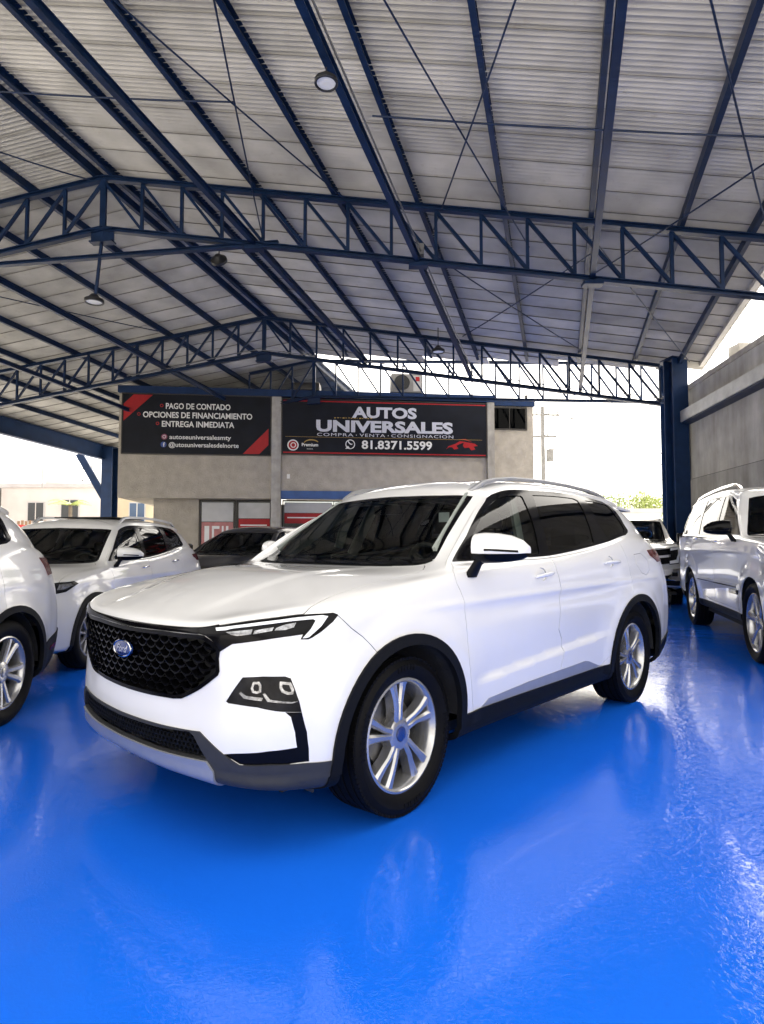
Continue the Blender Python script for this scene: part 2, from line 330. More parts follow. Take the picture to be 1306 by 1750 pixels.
q0 = rf(0, -11.35, -.14); e1 = rf(S2 + 10.5, -11.35, -.14) - q0; e0 = rf(-4, -11.35, -.14) - q0
section('beam', e0, e1, ibeam(.25, .62, .02), blue_bright, ev); section('gutter', e0 + Vector((-.28, 0, .16)), e1 + Vector((-.28, 0, .16)), [(-.1, -.1), (.1, -.1), (.1, .1), (.09, .1), (.09, -.09), (-.09, -.09), (-.09, .1), (-.1, .1)], blue_steel, ev)
ce = empty('end_girder', tuple(rf(S2 + 10.4, -11.0, -.3)), 0, 'blue cross girder at the far left end of the roof', 'beam')
section('girder', (0, 0, 0), rf(S2 + 10.4, -6.5, -.3) - rf(S2 + 10.4, -11.0, -.3), ibeam(.2, .5, .02), blue_bright, ce)

# ---------------------------------------------------------------- concrete side wall on the right
def conc(name, col, sc=2.0):
    m = mat(name, col, .85, noise=(sc, .16, 8), bump=(30, .35, 6)); t = m.node_tree; b = t.nodes['Principled BSDF']; lk = b.inputs['Base Color'].links[0].from_socket
    tc = t.nodes.new('ShaderNodeTexCoord'); mp = t.nodes.new('ShaderNodeMapping'); mp.inputs['Scale'].default_value = (1.2, 1.2, .25); t.links.new(tc.outputs['Object'], mp.inputs[0])
    n = t.nodes.new('ShaderNodeTexNoise'); n.inputs['Scale'].default_value = 1.4; n.inputs['Detail'].default_value = 9; n.inputs['Roughness'].default_value = .65; t.links.new(mp.outputs[0], n.inputs['Vector'])
    r = t.nodes.new('ShaderNodeValToRGB'); r.color_ramp.elements[0].position = .35; r.color_ramp.elements[1].position = .7; r.color_ramp.elements[0].color = (.62, .60, .57, 1); r.color_ramp.elements[1].color = (1, 1, 1, 1); t.links.new(n.outputs['Fac'], r.inputs[0])
    mx = t.nodes.new('ShaderNodeMixRGB'); mx.blend_type = 'MULTIPLY'; mx.inputs[0].default_value = 1; t.links.new(lk, mx.inputs[1]); t.links.new(r.outputs[0], mx.inputs[2]); t.links.new(mx.outputs[0], b.inputs['Base Color'])
    return m
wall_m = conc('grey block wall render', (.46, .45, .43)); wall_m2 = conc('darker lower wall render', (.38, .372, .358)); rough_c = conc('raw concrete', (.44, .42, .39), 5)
WD = Vector((.1117, 1, 0)).normalized()
sw = empty('side_wall', (7.93, 15.5, 0), math.atan2(WD.y, WD.x), 'tall grey concrete wall along the right side behind the parked SUV', 'wall')
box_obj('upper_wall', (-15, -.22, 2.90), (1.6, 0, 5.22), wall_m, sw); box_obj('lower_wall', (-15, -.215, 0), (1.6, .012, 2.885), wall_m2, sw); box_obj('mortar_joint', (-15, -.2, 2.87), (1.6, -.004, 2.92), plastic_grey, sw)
box_obj('coping', (-15, -.24, 5.22), (1.6, .03, 5.34), rough_c, sw)
for k in range(9): box_obj('block_pier', (-14 + k * 3.4, -.20, .02), (-13.72 + k * 3.4, .02, 2.86), wall_m, sw) if False else None
rail = empty('wall_beam', (7.93, 15.5, 4.47), math.atan2(WD.y, WD.x), 'long pale steel beam fixed along the right wall', 'beam')
lintel_blue = mat('bright blue lintel paint', (.028, .085, .25), .55, noise=(3, .2, 5))
steel_pale = mat('weathered grey steel', (.36, .36, .36), .45, metal=.4, noise=(2.5, .3, 7), rvar=.12)
section('beam', (-15, .22, 0), (.3, .22, 0), [(-.10, -.14), (.12, -.14), (.12, -.115), (-.06, -.115), (-.06, .115), (.12, .115), (.12, .14), (-.10, .14)], steel_pale, rail)
box_obj('soffit_strip', (-15, .02, -.17), (.3, .3, -.145), blue_steel, rail)
st_ = empty('concrete_stub', (8.55, 14.3, 0), R(6), 'short concrete column stub with rebar rising above the right wall', 'stub')
box_obj('stub', (-.2, -.2, 4.4), (.2, .2, 5.95), rough_c, st_, .01)
for i, (x, y, hgt) in enumerate(((-.12, -.12, .30), (0, .12, .24), (.12, -.12, .33), (.12, .12, .2))): tube('rebar', [(x, y, 5.93), (x + .01, y, 5.95 + hgt)], .012, steel_pale, st_, n=5)
tag(tube('downpipe', [(7.98, 15.66, 0), (7.98, 15.66, 4.9), (7.99, 15.62, 5.1), (8.02, 15.5, 5.2)], .05, steel_pale, n=10), 'grey vent pipe beside the right hand column', 'pipe')

# ---------------------------------------------------------------- the office with the two banners
OX = Vector((.99372, .11189, 0)); off = empty('office_building', (-8.69, 20.0, 0), math.atan2(OX.y, OX.x), 'low concrete office with blue fascia carrying two dark banners', 'building')
stucco = mat('textured beige stucco', (.42, .38, .325), .9, noise=(3, .14, 7))
def stucco_relief():
    t = stucco.node_tree; b = t.nodes['Principled BSDF']; tc = t.nodes.new('ShaderNodeTexCoord')
    n = t.nodes.new('ShaderNodeTexNoise'); n.inputs['Scale'].default_value = 5.0; n.inputs['Detail'].default_value = 1; n.inputs['Distortion'].default_value = 1.4; t.links.new(tc.outputs['Object'], n.inputs['Vector'])
    wv = t.nodes.new('ShaderNodeMath'); wv.operation = 'SINE'; k = t.nodes.new('ShaderNodeMath'); k.operation = 'MULTIPLY'; k.inputs[1].default_value = 55; t.links.new(n.outputs['Fac'], k.inputs[0]); t.links.new(k.outputs[0], wv.inputs[0])
    bp = t.nodes.new('ShaderNodeBump'); bp.inputs['Strength'].default_value = .45; bp.inputs['Distance'].default_value = .012; t.links.new(wv.outputs[0], bp.inputs['Height']); t.links.new(bp.outputs[0], b.inputs['Normal'])
stucco_relief()
dark_room = mat('dim office interior', (.06, .055, .05), .9, noise=(2, .3, 4)); frame_dk = mat('dark bronze frame', (.03, .026, .022), .5, noise=(10, .2, 3))
box_obj('upper_wall', (0, 0, 2.76), (4.97, 4.5, 6.22), stucco, off); box_obj('middle_wall', (5.31, .03, 3.04), (12.46, 4.5, 6.20), stucco, off)
box_obj('side_wall', (12.73, .35, 0), (14.3, 4.5, 6.2), stucco, off)
box_obj('pier', (4.98, -.10, 0), (5.30, .5, 6.28), rough_c, off); box_obj('pier', (12.47, -.10, 0), (12.72, .5, 6.25), rough_c, off)
box_obj('roof_fascia', (-.02, -.14, 6.225), (12.75, 4.6, 6.46), blue_bright, off); box_obj('roof_fascia', (12.76, .25, 6.205), (14.34, 4.6, 6.42), blue_bright, off)
box_obj('lower_wall', (1.0, .62, 0), (2.5, 4.4, 2.758), stucco, off)
box_obj('blue_lintel', (5.305, -.02, 2.77), (12.465, .5, 3.035), lintel_blue, off)
box_obj('back_wall', (2.5, 3.0, 0), (12.4, 3.1, 2.757), mat('pale office wall', (.55, .54, .52), .8, noise=(2, .08, 4)), off)
red_m = mat('red vinyl', (.36, .012, .016), .5, spec=.3, noise=(6, .1, 3)); white_v = mat('white vinyl', (.75, .75, .75), .45, noise=(6, .03, 3))
gl_off = glass('office glazing', (.55, .58, .58))
def window(par, x0, x1, z0, z1, y, mull=1, pane_m=None):
    f = bm = None; bm = bmesh.new()
    w_ = .05
    for lo, hi in (((x0, y - .03, z0), (x0 + w_, y + .05, z1)), ((x1 - w_, y - .03, z0), (x1, y + .05, z1)), ((x0 + w_, y - .03, z0), (x1 - w_, y + .05, z0 + w_)), ((x0 + w_, y - .03, z1 - w_), (x1 - w_, y + .05, z1))): box(bm, lo, hi)
    f = bm_obj('window', bm, frame_dk, par)
    for k in range(mull):
        a = x0 + w_ + (x1 - x0 - 2 * w_) * k / mull; b = x0 + w_ + (x1 - x0 - 2 * w_) * (k + 1) / mull
        box_obj('pane', (a + .012, y, z0 + w_), (b - .012, y + .008, z1 - w_), pane_m or gl_off, f)
        if k: box_obj('mullion', (a - .012, y - .025, z0 + w_), (a + .012, y + .04, z1 - w_), frame_dk, f)
    return f
window(off, 2.52, 3.74, .15, 2.75, .62); window(off, 3.76, 4.975, .15, 2.75, .62); window(off, 5.32, 8.9, .15, 2.765, .62, 2); window(off, 8.92, 12.45, .15, 2.765, .62, 2)
glass_dusty = glass('dusty dark glazing', (.10, .10, .10), .12)
window(off, 12.75, 14.06, 5.33, 6.17, .335, 2, glass_dusty); box_obj('window_reveal', (12.74, .40, 5.2), (14.2, .42, 6.19), dark_room, off)
pane_reflection = mat('painted pane reflection', (.42, .42, .43), .3, noise=(1.5, .15, 5)); pink = mat('faded red print', (.45, .16, .16), .45, noise=(4, .25, 4))  # pale tone paints a reflection on the upper panes; pink is print
for x0, x1, z0, z1, m_ in ((2.6, 3.66, 2.0, 2.66, pane_reflection), (2.6, 3.66, .9, 1.98, pink), (3.84, 4.9, 2.12, 2.66, pane_reflection), (3.84, 4.9, 1.5, 2.1, red_m), (5.40, 7.05, 2.32, 2.68, pane_reflection), (5.40, 7.05, 1.95, 2.30, red_m), (7.16, 8.8, 2.30, 2.68, pane_reflection), (7.16, 8.8, 1.9, 2.28, red_m), (9.0, 12.3, 1.8, 2.3, red_m)):
    box_obj('poster_reflection_panel', (x0, .606, z0), (x1, .614, z1), m_, off)  # posters, and pale panels painted as window reflections
for x0, x1, z0, z1 in ((2.7, 2.86, 1.3, 1.85), (2.95, 3.02, 1.2, 1.85), (3.02, 3.2, 1.75, 1.85), (3.28, 3.34, 1.3, 1.85), (3.42, 3.5, 1.2, 1.85), (3.9, 4.8, 1.86, 1.90), (5.5, 7.0, 2.13, 2.17)): box_obj('poster_stripe', (x0, .600, z0), (x1, .6045, z1), white_v, off)
box_obj('stair_pipe', (14.0, .3, 6.43), (14.08, .38, 6.62), frame_dk, off); box_obj('wall_socket', (5.5, .0, 3.45), (5.6, .029, 3.6), white_v, off)
ac = empty('air_conditioner', (-8.69 + OX.x * 9.6, 20.0 + OX.y * 9.6 + .1, 6.47), math.atan2(OX.y, OX.x), 'dull air conditioner box with round fan on the office roof', 'air conditioner')
acm = mat('cream enamel', (.20, .19, .175), .5, noise=(5, .1, 4))
box_obj('cabinet', (-.55, -.2, .02), (.55, .3, .68), acm, ac, .015); o = lathe('fan_guard', [(.004, .27), (.02, .27), (.02, .25), (.004, .24), (.006, .001)], 28, lamp_body, ac); o.location = (-.18, -.21, .36); o.rotation_euler = (R(180), 0, 0)
for r_ in (.08, .14, .20): tube('guard_ring', [(-.18 + r_ * math.cos(a), -.235, .36 + r_ * math.sin(a)) for a in np.linspace(0, 2 * math.pi, 20, endpoint=False)], .006, frame_dk, ac, n=4, closed=True)
box_obj('side_panel', (.22, -.206, .08), (.50, -.2015, .62), mat('grey enamel', (.4, .39, .37), .5, noise=(5, .1, 4)), ac); box_obj('red_sticker', (.3, -.211, .42), (.44, -.207, .58), red_m, ac)
tag(box_obj('roof_box', (-8.69 + OX.x * 5.75, 20.5, 6.47), (-8.69 + OX.x * 6.6, 21.2, 6.72), frame_dk, None, .01), 'small dark box on the office roof above the pier', 'box')

# banners (flat vinyl on a frame) with lettering
navy_v = mat('navy banner vinyl', (.005, .0065, .012), .55, spec=.2, noise=(2, .3, 4), bump=(2.5, .5, 3)); silver_v = mat('silver grey lettering', (.55, .56, .62), .4, noise=(20, .08, 3)); letter_w = mat('white lettering', (.72, .72, .70), .45, noise=(20, .05, 3)); gold_v = mat('gold lettering', (.40, .26, .06), .45, noise=(20, .1, 3))
def banner(x0, x1, z0, z1, label, red_edges=False):
    o_ = Vector((-8.69, 20.0, 0)) + OX * x0; t = empty('banner', (o_.x, o_.y, z0), math.atan2(OX.y, OX.x), label, 'banner')
    W_, H_ = x1 - x0, z1 - z0; box_obj('vinyl', (0, -.10, 0), (W_, -.05, H_), navy_v, t)
    bm = bmesh.new()
    for lo, hi in (((-.03, -.115, -.03), (0, -.03, H_ + .03)), ((W_, -.115, -.03), (W_ + .03, -.03, H_ + .03)), ((0, -.115, -.03), (W_, -.03, 0)), ((0, -.115, H_), (W_, -.03, H_ + .03))): box(bm, lo, hi)
    bm_obj('frame', bm, frame_dk, t)
    if red_edges:
        for z in (.03, H_ - .07): box_obj('red_line', (.03, -.1035, z), (W_ - .03, -.1005, z + .04), red_m, t)
    return t, W_, H_
def put(t, name, s, x, z, size, m, align='CENTER', sx=1.0, bold=.0, width=None, space=1.0, dy=0):
    me = text_mesh(s, size, bold, .002, align, sx, space)
    if width:
        co = [v.co.x for v in me.vertices]; k = width / (max(co) - min(co)); me.transform(Matrix.Diagonal((k, 1, 1, 1)))
    me.materials.append(m); o = link(bpy.data.objects.new(name, me), t); o.rotation_euler = (R(90), 0, 0); o.location = (x, -.1035 - dy, z); return o
def poly(t, name, pts, m, y=-.1025, th=.002):
    bm = bmesh.new(); a = [bm.verts.new((x, y, z)) for x, z in pts]; b = [bm.verts.new((x, y + th, z)) for x, z in pts]; n = len(pts)
    bm.faces.new(a); bm.faces.new(b[::-1])
    for i in range(n): bm.faces.new((a[i], b[i], b[(i + 1) % n], a[(i + 1) % n]))
    return bm_obj(name, bm, m, t)
def ring(t, name, x, z, r, w_, m, y=-.1025):
    k = 24; bm = bmesh.new(); A_ = [bm.verts.new((x + r * math.cos(2 * math.pi * i / k), y, z + r * math.sin(2 * math.pi * i / k))) for i in range(k)]; B_ = [bm.verts.new((x + (r - w_) * math.cos(2 * math.pi * i / k), y, z + (r - w_) * math.sin(2 * math.pi * i / k))) for i in range(k)]
    for i in range(k): bm.faces.new((A_[i], B_[i], B_[(i + 1) % k], A_[(i + 1) % k]))
    return bm_obj(name, bm, m, t)
def disc(t, name, x, z, r, m, y=-.1025): return poly(t, name, [(x + r * math.cos(a), z + r * math.sin(a)) for a in np.linspace(0, 2 * math.pi, 24, endpoint=False)], m, y)
b1, W1, H1 = banner(.14, 4.94, 4.22, 6.19, 'dark banner with red corners reading PAGO DE CONTADO on the office')
poly(b1, 'red_corner', [(.03, H1 - .02), (.95, H1 - .02), (.03, H1 - .90)], red_m); poly(b1, 'corner_cut', [(.03, H1 - .02), (.34, H1 - .02), (.03, H1 - .33)], navy_v, -.1045)
poly(b1, 'red_corner', [(W1 - .06, .03), (W1 - .06, .90), (W1 - .90, .03)], red_m); poly(b1, 'corner_cut', [(W1 - .06, .03), (W1 - .06, .34), (W1 - .36, .03)], navy_v, -.1045)
for s, x, z, wd in (('PAGO DE CONTADO', 2.42, 1.50, 2.10), ('OPCIONES DE FINANCIAMIENTO', 2.42, 1.20, 3.55), ('ENTREGA INMEDIATA', 2.42, .90, 2.35)):
    put(b1, 'lettering', s, x, z, .27, letter_w, bold=.006, width=wd); ring(b1, 'bullet', x - wd / 2 - .13, z + .10, .055, .022, red_m)
put(b1, 'lettering', 'autoseuniversalesmty', 2.50, .49, .21, letter_w, bold=.003, width=2.0); put(b1, 'lettering', '@utosuniversalesdelnorte', 2.62, .23, .21, letter_w, bold=.003, width=2.27)
disc(b1, 'camera_icon', 1.34, .56, .095, mat('icon maroon', (.25, .05, .10), .5, noise=(9, .2, 3))); ring(b1, 'camera_icon_ring', 1.34, .56, .055, .014, letter_w, -.1045); disc(b1, 'letter_icon', 1.32, .30, .095, mat('icon blue', (.02, .06, .25), .5, noise=(9, .1, 3))); put(b1, 'lettering', 'f', 1.33, .235, .19, letter_w, bold=.004, dy=.002)
b2, W2, H2 = banner(5.34, 12.42, 4.28, 6.15, 'dark banner reading AUTOS UNIVERSALES with a phone number on the office', True)
put(b2, 'lettering', 'AUTOS', 3.50, 1.30, .50, silver_v, bold=.020, width=2.25); put(b2, 'lettering', 'UNIVERSALES', 3.50, .80, .53, silver_v, bold=.022, width=4.75)
for w_, xa, xb in (('COMPRA', 1.16, 2.40), ('VENTA', 2.62, 3.50), ('CONSIGNACION', 3.72, 5.90)): put(b2, 'lettering', w_, (xa + xb) / 2, .63, .15, silver_v, width=xb - xa, space=1.15)
for x in (2.51, 3.61): disc(b2, 'dot', x, .68, .016, silver_v)
put(b2, 'lettering', '81.8371.5599', 3.92, .22, .40, letter_w, bold=.010, width=2.45); box_obj('gold_line', (.1, -.1035, .585), (W2 - .15, -.1005, .595), gold_v, b2)
for k in range(14): box_obj('gold_mark', (1.75 + k * .095, -.1048, 1.245 + .008 * (k % 3)), (1.80 + k * .095 + .02 * (k % 2), -.1042, 1.275 + .006 * (k % 2)), gold_v, b2)
ring(b2, 'phone_icon', 2.30, .36, .165, .028, letter_w); poly(b2, 'phone_icon_tail', [(2.13, .20), (2.22, .31), (2.29, .22)], letter_w)
poly(b2, 'phone_icon_handset', [(2.20 + .16 * q, .43 - .13 * q + .05 * (q - .5) ** 2 * 4) for q in (0, .25, .5, .75, 1)] + [(2.22 + .16 * q, .46 - .13 * q + .05 * (q - .5) ** 2 * 4) for q in (1, .75, .5, .25, 0)], letter_w)
disc(b2, 'club_badge', .36, .30, .19, letter_w); disc(b2, 'club_badge_red', .36, .30, .15, red_m, -.1045); ring(b2, 'club_badge_ring', .37, .30, .095, .03, letter_w, -.1065); 
poly(b2, 'gold_arc', [(.72 + .26 * (1 - math.cos(a)), .36 + .15 * math.sin(a)) for a in np.linspace(.2, 2.7, 12)] + [(.74 + .24 * (1 - math.cos(a)), .36 + .11 * math.sin(a)) for a in np.linspace(2.7, .2, 12)], gold_v)
put(b2, 'lettering', 'Premium', .93, .27, .15, letter_w, bold=.004, width=.55); put(b2, 'lettering', 'motors', .93, .16, .07, letter_w)
# red car outline made of strokes
for pts in ([(5.75, .22), (5.85, .34), (6.08, .42), (6.25, .52), (6.45, .50), (6.3, .44), (6.12, .36), (6.2, .26), (6.05, .22), (5.98, .30), (5.86, .30)], [(6.40, .50), (6.78, .44), (6.9, .36), (6.74, .34), (6.80, .24), (6.66, .20), (6.58, .30), (6.42, .28), (6.36, .36)], [(6.22, .58), (6.45, .56), (6.72, .48), (6.45, .60)]): poly(b2, 'red_car_mark', [(x - .12, z + .02) for x, z in pts], red_m)

# conduits, gussets and boxes on the steel
for s_, b in ((0, 2.86), (0, 5.74), (0, 8.58), (S2, 2.86), (S2, 5.74), (S2, 8.58)):
    p = rf(s_, b, -.93); t_ = t1 if s_ == 0 else t2; q = p - (A1 if s_ == 0 else A2); bar('gusset_plate', q + Vector((-.16, 0, -.10)), q + Vector((.16, 0, -.10)), .16, .05, blue_steel, t_)
cdt = mat('grey conduit', (.16, .16, .165), .5, metal=.3, noise=(4, .2, 4))
tag(tube('conduit', [rf(-7, 5.80, -.80), rf(0, 5.80, -.80), rf(S2, 5.80, -.81)], .014, cdt, n=6), 'thin grey conduit running along the middle tie beam', 'conduit', 'roof conduits')
tag(tube('conduit', [rf(.12, b, -.9 if b > 0 else -.9) for b in np.linspace(-6, 11, 12)], .012, cdt, n=6), 'thin grey conduit along the near truss bottom chord', 'conduit', 'roof conduits')
tag(tube('conduit', [rf(S2 - .12, b, -.93 - .02 * math.sin(b * 1.7)) for b in np.linspace(-4, 10.6, 24)], .012, cdt, n=6), 'thin cable tied along the second truss', 'conduit', 'roof conduits')
tag(box_obj('junction_box', tuple(rf(-.1, 5.66, -.88)), tuple(rf(-.02, 5.84, -.66) + Vector((0, .10, 0))), cdt), 'small grey junction box where the middle beam meets the near truss', 'box')
# ---------------------------------------------------------------- car skin (numpy)
# A car half is a grid of control points: 21 columns run round the car in plan (front centre -> left side -> rear centre),
# 16 rows run from the sill up over shoulder / bonnet, glass and roof to the roof's centre line.
def lerp(a, b, t): return a + (b - a) * t

def finish_rows(P, bulge):
    """rows 10, 11 (glass) from rows 9 and 12 with an outward bulge"""
    for c in range(21):
        a, b = P[c, 9], P[c, 12]
        k = lerp(bulge[0], bulge[1], min(1, max(0, (c - 6) / 3.0))) if c < 16 else bulge[2]
        n = np.array([a[0] + 1.6, a[1], 0]); n = n / (np.linalg.norm(n) + 1e-9) * 0.8 + np.array([0, 0, .5])
        P[c, 10] = lerp(a, b, .34) + n * k * .9
        P[c, 11] = lerp(a, b, .68) + n * k * .9
    return P

def main_grid():
    P = np.zeros((21, 16, 3))
    y0 = [0, .30, .52, .67, .80]
    fr = {0: ([.68, .66, .60, .52, .42], [0, .28, .47, .60, .70], [.275, .275, .27, .265, .255]),
          1: ([.855, .842, .800, .745, .640], [0, .30, .53, .69, .825], [.295, .293, .288, .28, .272]),
          2: ([.893, .878, .836, .780, .675], [0, .30, .54, .70, .84], [.36, .358, .355, .35, .345]),
          3: ([.903, .888, .848, .795, .695], [0, .30, .54, .70, .845], [.455, .455, .46, .465, .465]),
          4: ([.886, .873, .838, .790, .690], [0, .30, .54, .70, .85], [.60, .60, .60, .61, .62]),
          5: ([.889, .875, .842, .785, .660], [0, .30, .54, .705, .852], [.75, .75, .755, .77, .79]),
          6: ([.882, .869, .838, .765, .590], [0, .30, .54, .715, .862], [.874, .880, .893, .922, .950]),
          7: ([.765, .755, .715, .635, .500], [0, .28, .50, .655, .79], [.945, .943, .945, .968, .995]),
          8: ([.30, .29, .26, .21, .13], [0, .25, .44, .56, .66], [1.078, 1.078, 1.078, 1.076, 1.074]),
          9: ([-.24, -.245, -.26, -.29, -.33], [0, .2, .36, .48, .58], [1.122, 1.122, 1.122, 1.124, 1.126]),
          12: ([-.90, -.905, -.915, -.925, -.94], [0, .17, .30, .40, .48], [1.565, 1.563, 1.56, 1.556, 1.551]),
          13: ([-1.0, -1.003, -1.01, -1.02, -1.03], [0, .15, .27, .36, .43], [1.615, 1.614, 1.611, 1.607, 1.602]),
          14: ([-1.17, -1.17, -1.172, -1.176, -1.18], [0, .1, .18, .25, .30], [1.66, 1.66, 1.658, 1.655, 1.652]),
          15: ([-1.36, -1.365, -1.37, -1.38, -1.39], [0] * 5, [1.688, 1.688, 1.689, 1.689, 1.689])}
    for r, (xs, ys, zs) in fr.items():
        for c in range(5): P[c, r] = (xs[c], ys[c], zs[c])
    X = [.49, .22, 0, -.22, -.45, -.95, -1.45, -1.95, -2.35, -2.726, -3.10, -3.45]       # columns 5..16
    rows = {0: (X, [.80, .85, .86, .86, .85, .84, .84, .84, .85, .86, .86, .82], [.235] * 12),
            1: ([.46] + X[1:], [.905, .93, .94, .935, .912, .905, .905, .905, .915, .935, .935, .875], [.265, .268, .268, .268, .268, .27, .27, .27, .272, .28, .285, .295]),
            2: ([.485] + X[1:], [.925, .95, .955, .95, .928, .918, .918, .918, .93, .952, .95, .90], [.345, .36, .365, .365, .36, .36, .36, .36, .365, .37, .375, .38]),
            3: ([.50] + X[1:], [.935, .958, .964, .958, .942, .932, .932, .932, .945, .965, .962, .915], [.48, .50, .50, .50, .50, .50, .50, .505, .51, .515, .52, .52]),
            4: ([.495] + X[1:], [.940, .958, .965, .962, .953, .946, .946, .946, .956, .970, .966, .922], [.64, .66, .67, .675, .68, .685, .69, .695, .70, .705, .71, .71]),
            5: ([.47] + X[1:], [.936, .947, .957, .958, .957, .956, .956, .956, .962, .968, .960, .916], [.80, .825, .84, .85, .865, .875, .88, .885, .895, .905, .91, .905]),
            6: ([.44, .20, -.01, -.22, -.45, -.95, -1.45, -1.95, -2.35, -2.726, -3.09, -3.42],
                [.922, .938, .942, .938, .944, .948, .948, .948, .952, .954, .940, .893], [.950, .966, .98, .995, 1.005, 1.015, 1.02, 1.035, 1.055, 1.075, 1.08, 1.075]),
            7: ([.36, .15, -.04, -.25, -.45, -.95, -1.45, -1.95, -2.35, -2.726, -3.08, -3.39],
                [.856, .885, .900, .915, .926, .934, .934, .934, .936, .934, .915, .865], [1.01, 1.027, 1.043, 1.058, 1.07, 1.085, 1.09, 1.12, 1.15, 1.175, 1.18, 1.17]),
            8: ([.04, -.09, -.21, -.34, -.46, -.95, -1.45, -1.95, -2.35, -2.726, -3.07, -3.36],
                [.73, .79, .83, .866, .893, .904, .905, .905, .904, .90, .88, .83], [1.072, 1.074, 1.08, 1.097, 1.113, 1.128, 1.135, 1.172, 1.215, 1.258, 1.26, 1.24]),
            9: ([-.37, -.41, -.45, -.465, -.455, -.95, -1.45, -1.95, -2.35, -2.73, -3.05, -3.33],
                [.655, .71, .755, .812, .864, .87, .87, .868, .864, .854, .832, .782], [1.13, 1.137, 1.15, 1.155, 1.147, 1.157, 1.168, 1.208, 1.258, 1.312, 1.315, 1.295]),
            12: ([-.955, -.97, -.985, -1.03, -1.08, -1.30, -1.55, -2.0, -2.4, -2.75, -3.03, -3.26],
                 [.54, .585, .62, .65, .668, .668, .668, .665, .66, .652, .636, .595], [1.545, 1.538, 1.53, 1.527, 1.52, 1.573, 1.60, 1.612, 1.605, 1.585, 1.565, 1.54]),
            13: ([-1.04, -1.05, -1.06, -1.09, -1.14, -1.33, -1.56, -2.0, -2.4, -2.75, -3.05, -3.30],
                 [.485, .53, .565, .595, .612, .616, .618, .616, .612, .604, .588, .555], [1.597, 1.592, 1.587, 1.585, 1.59, 1.628, 1.65, 1.660, 1.655, 1.64, 1.62, 1.595]),
            14: ([-1.185, -1.19, -1.2, -1.22, -1.25, -1.40, -1.60, -2.0, -2.4, -2.75, -3.06, -3.32],
                 [.33, .35, .37, .38, .39, .395, .40, .40, .40, .40, .39, .37], [1.65, 1.648, 1.646, 1.645, 1.65, 1.672, 1.686, 1.693, 1.688, 1.675, 1.655, 1.628]),
            15: ([-1.4, -1.41, -1.42, -1.43, -1.45, -1.55, -1.70, -2.05, -2.42, -2.76, -3.06, -3.32], [0] * 12,
                 [1.689, 1.69, 1.69, 1.69, 1.691, 1.695, 1.70, 1.705, 1.70, 1.688, 1.668, 1.64])}
    for r, (xs, ys, zs) in rows.items():
        for c in range(12): P[5 + c, r] = (xs[c], ys[c], zs[c])
    rr = {0: ([-3.55, -3.6, -3.62, -3.62], .78, .24), 1: ([-3.69, -3.78, -3.81, -3.82], .78, .295), 2: ([-3.755, -3.84, -3.87, -3.88], .80, .385),
          3: ([-3.785, -3.87, -3.90, -3.91], .815, .53), 4: ([-3.785, -3.865, -3.895, -3.905], .82, .71), 5: ([-3.745, -3.825, -3.855, -3.865], .815, .90),
          6: ([-3.685, -3.77, -3.80, -3.81], .79, 1.065), 7: ([-3.645, -3.735, -3.765, -3.775], .765, 1.155), 8: ([-3.61, -3.70, -3.73, -3.74], .735, 1.215),
          9: ([-3.575, -3.665, -3.695, -3.705], .69, 1.265), 12: ([-3.435, -3.505, -3.53, -3.54], .52, 1.515), 13: ([-3.475, -3.545, -3.57, -3.58], .49, 1.572),
          14: ([-3.46, -3.52, -3.54, -3.55], .33, 1.602), 15: ([-3.46, -3.52, -3.54, -3.55], 0, 1.618)}
    for r, (xs, y, z) in rr.items():
        for c in range(4): P[17 + c, r] = (xs[c], y * [1, .66, .33, 0][c], z)
    return finish_rows(P, (.012, .03, .02))

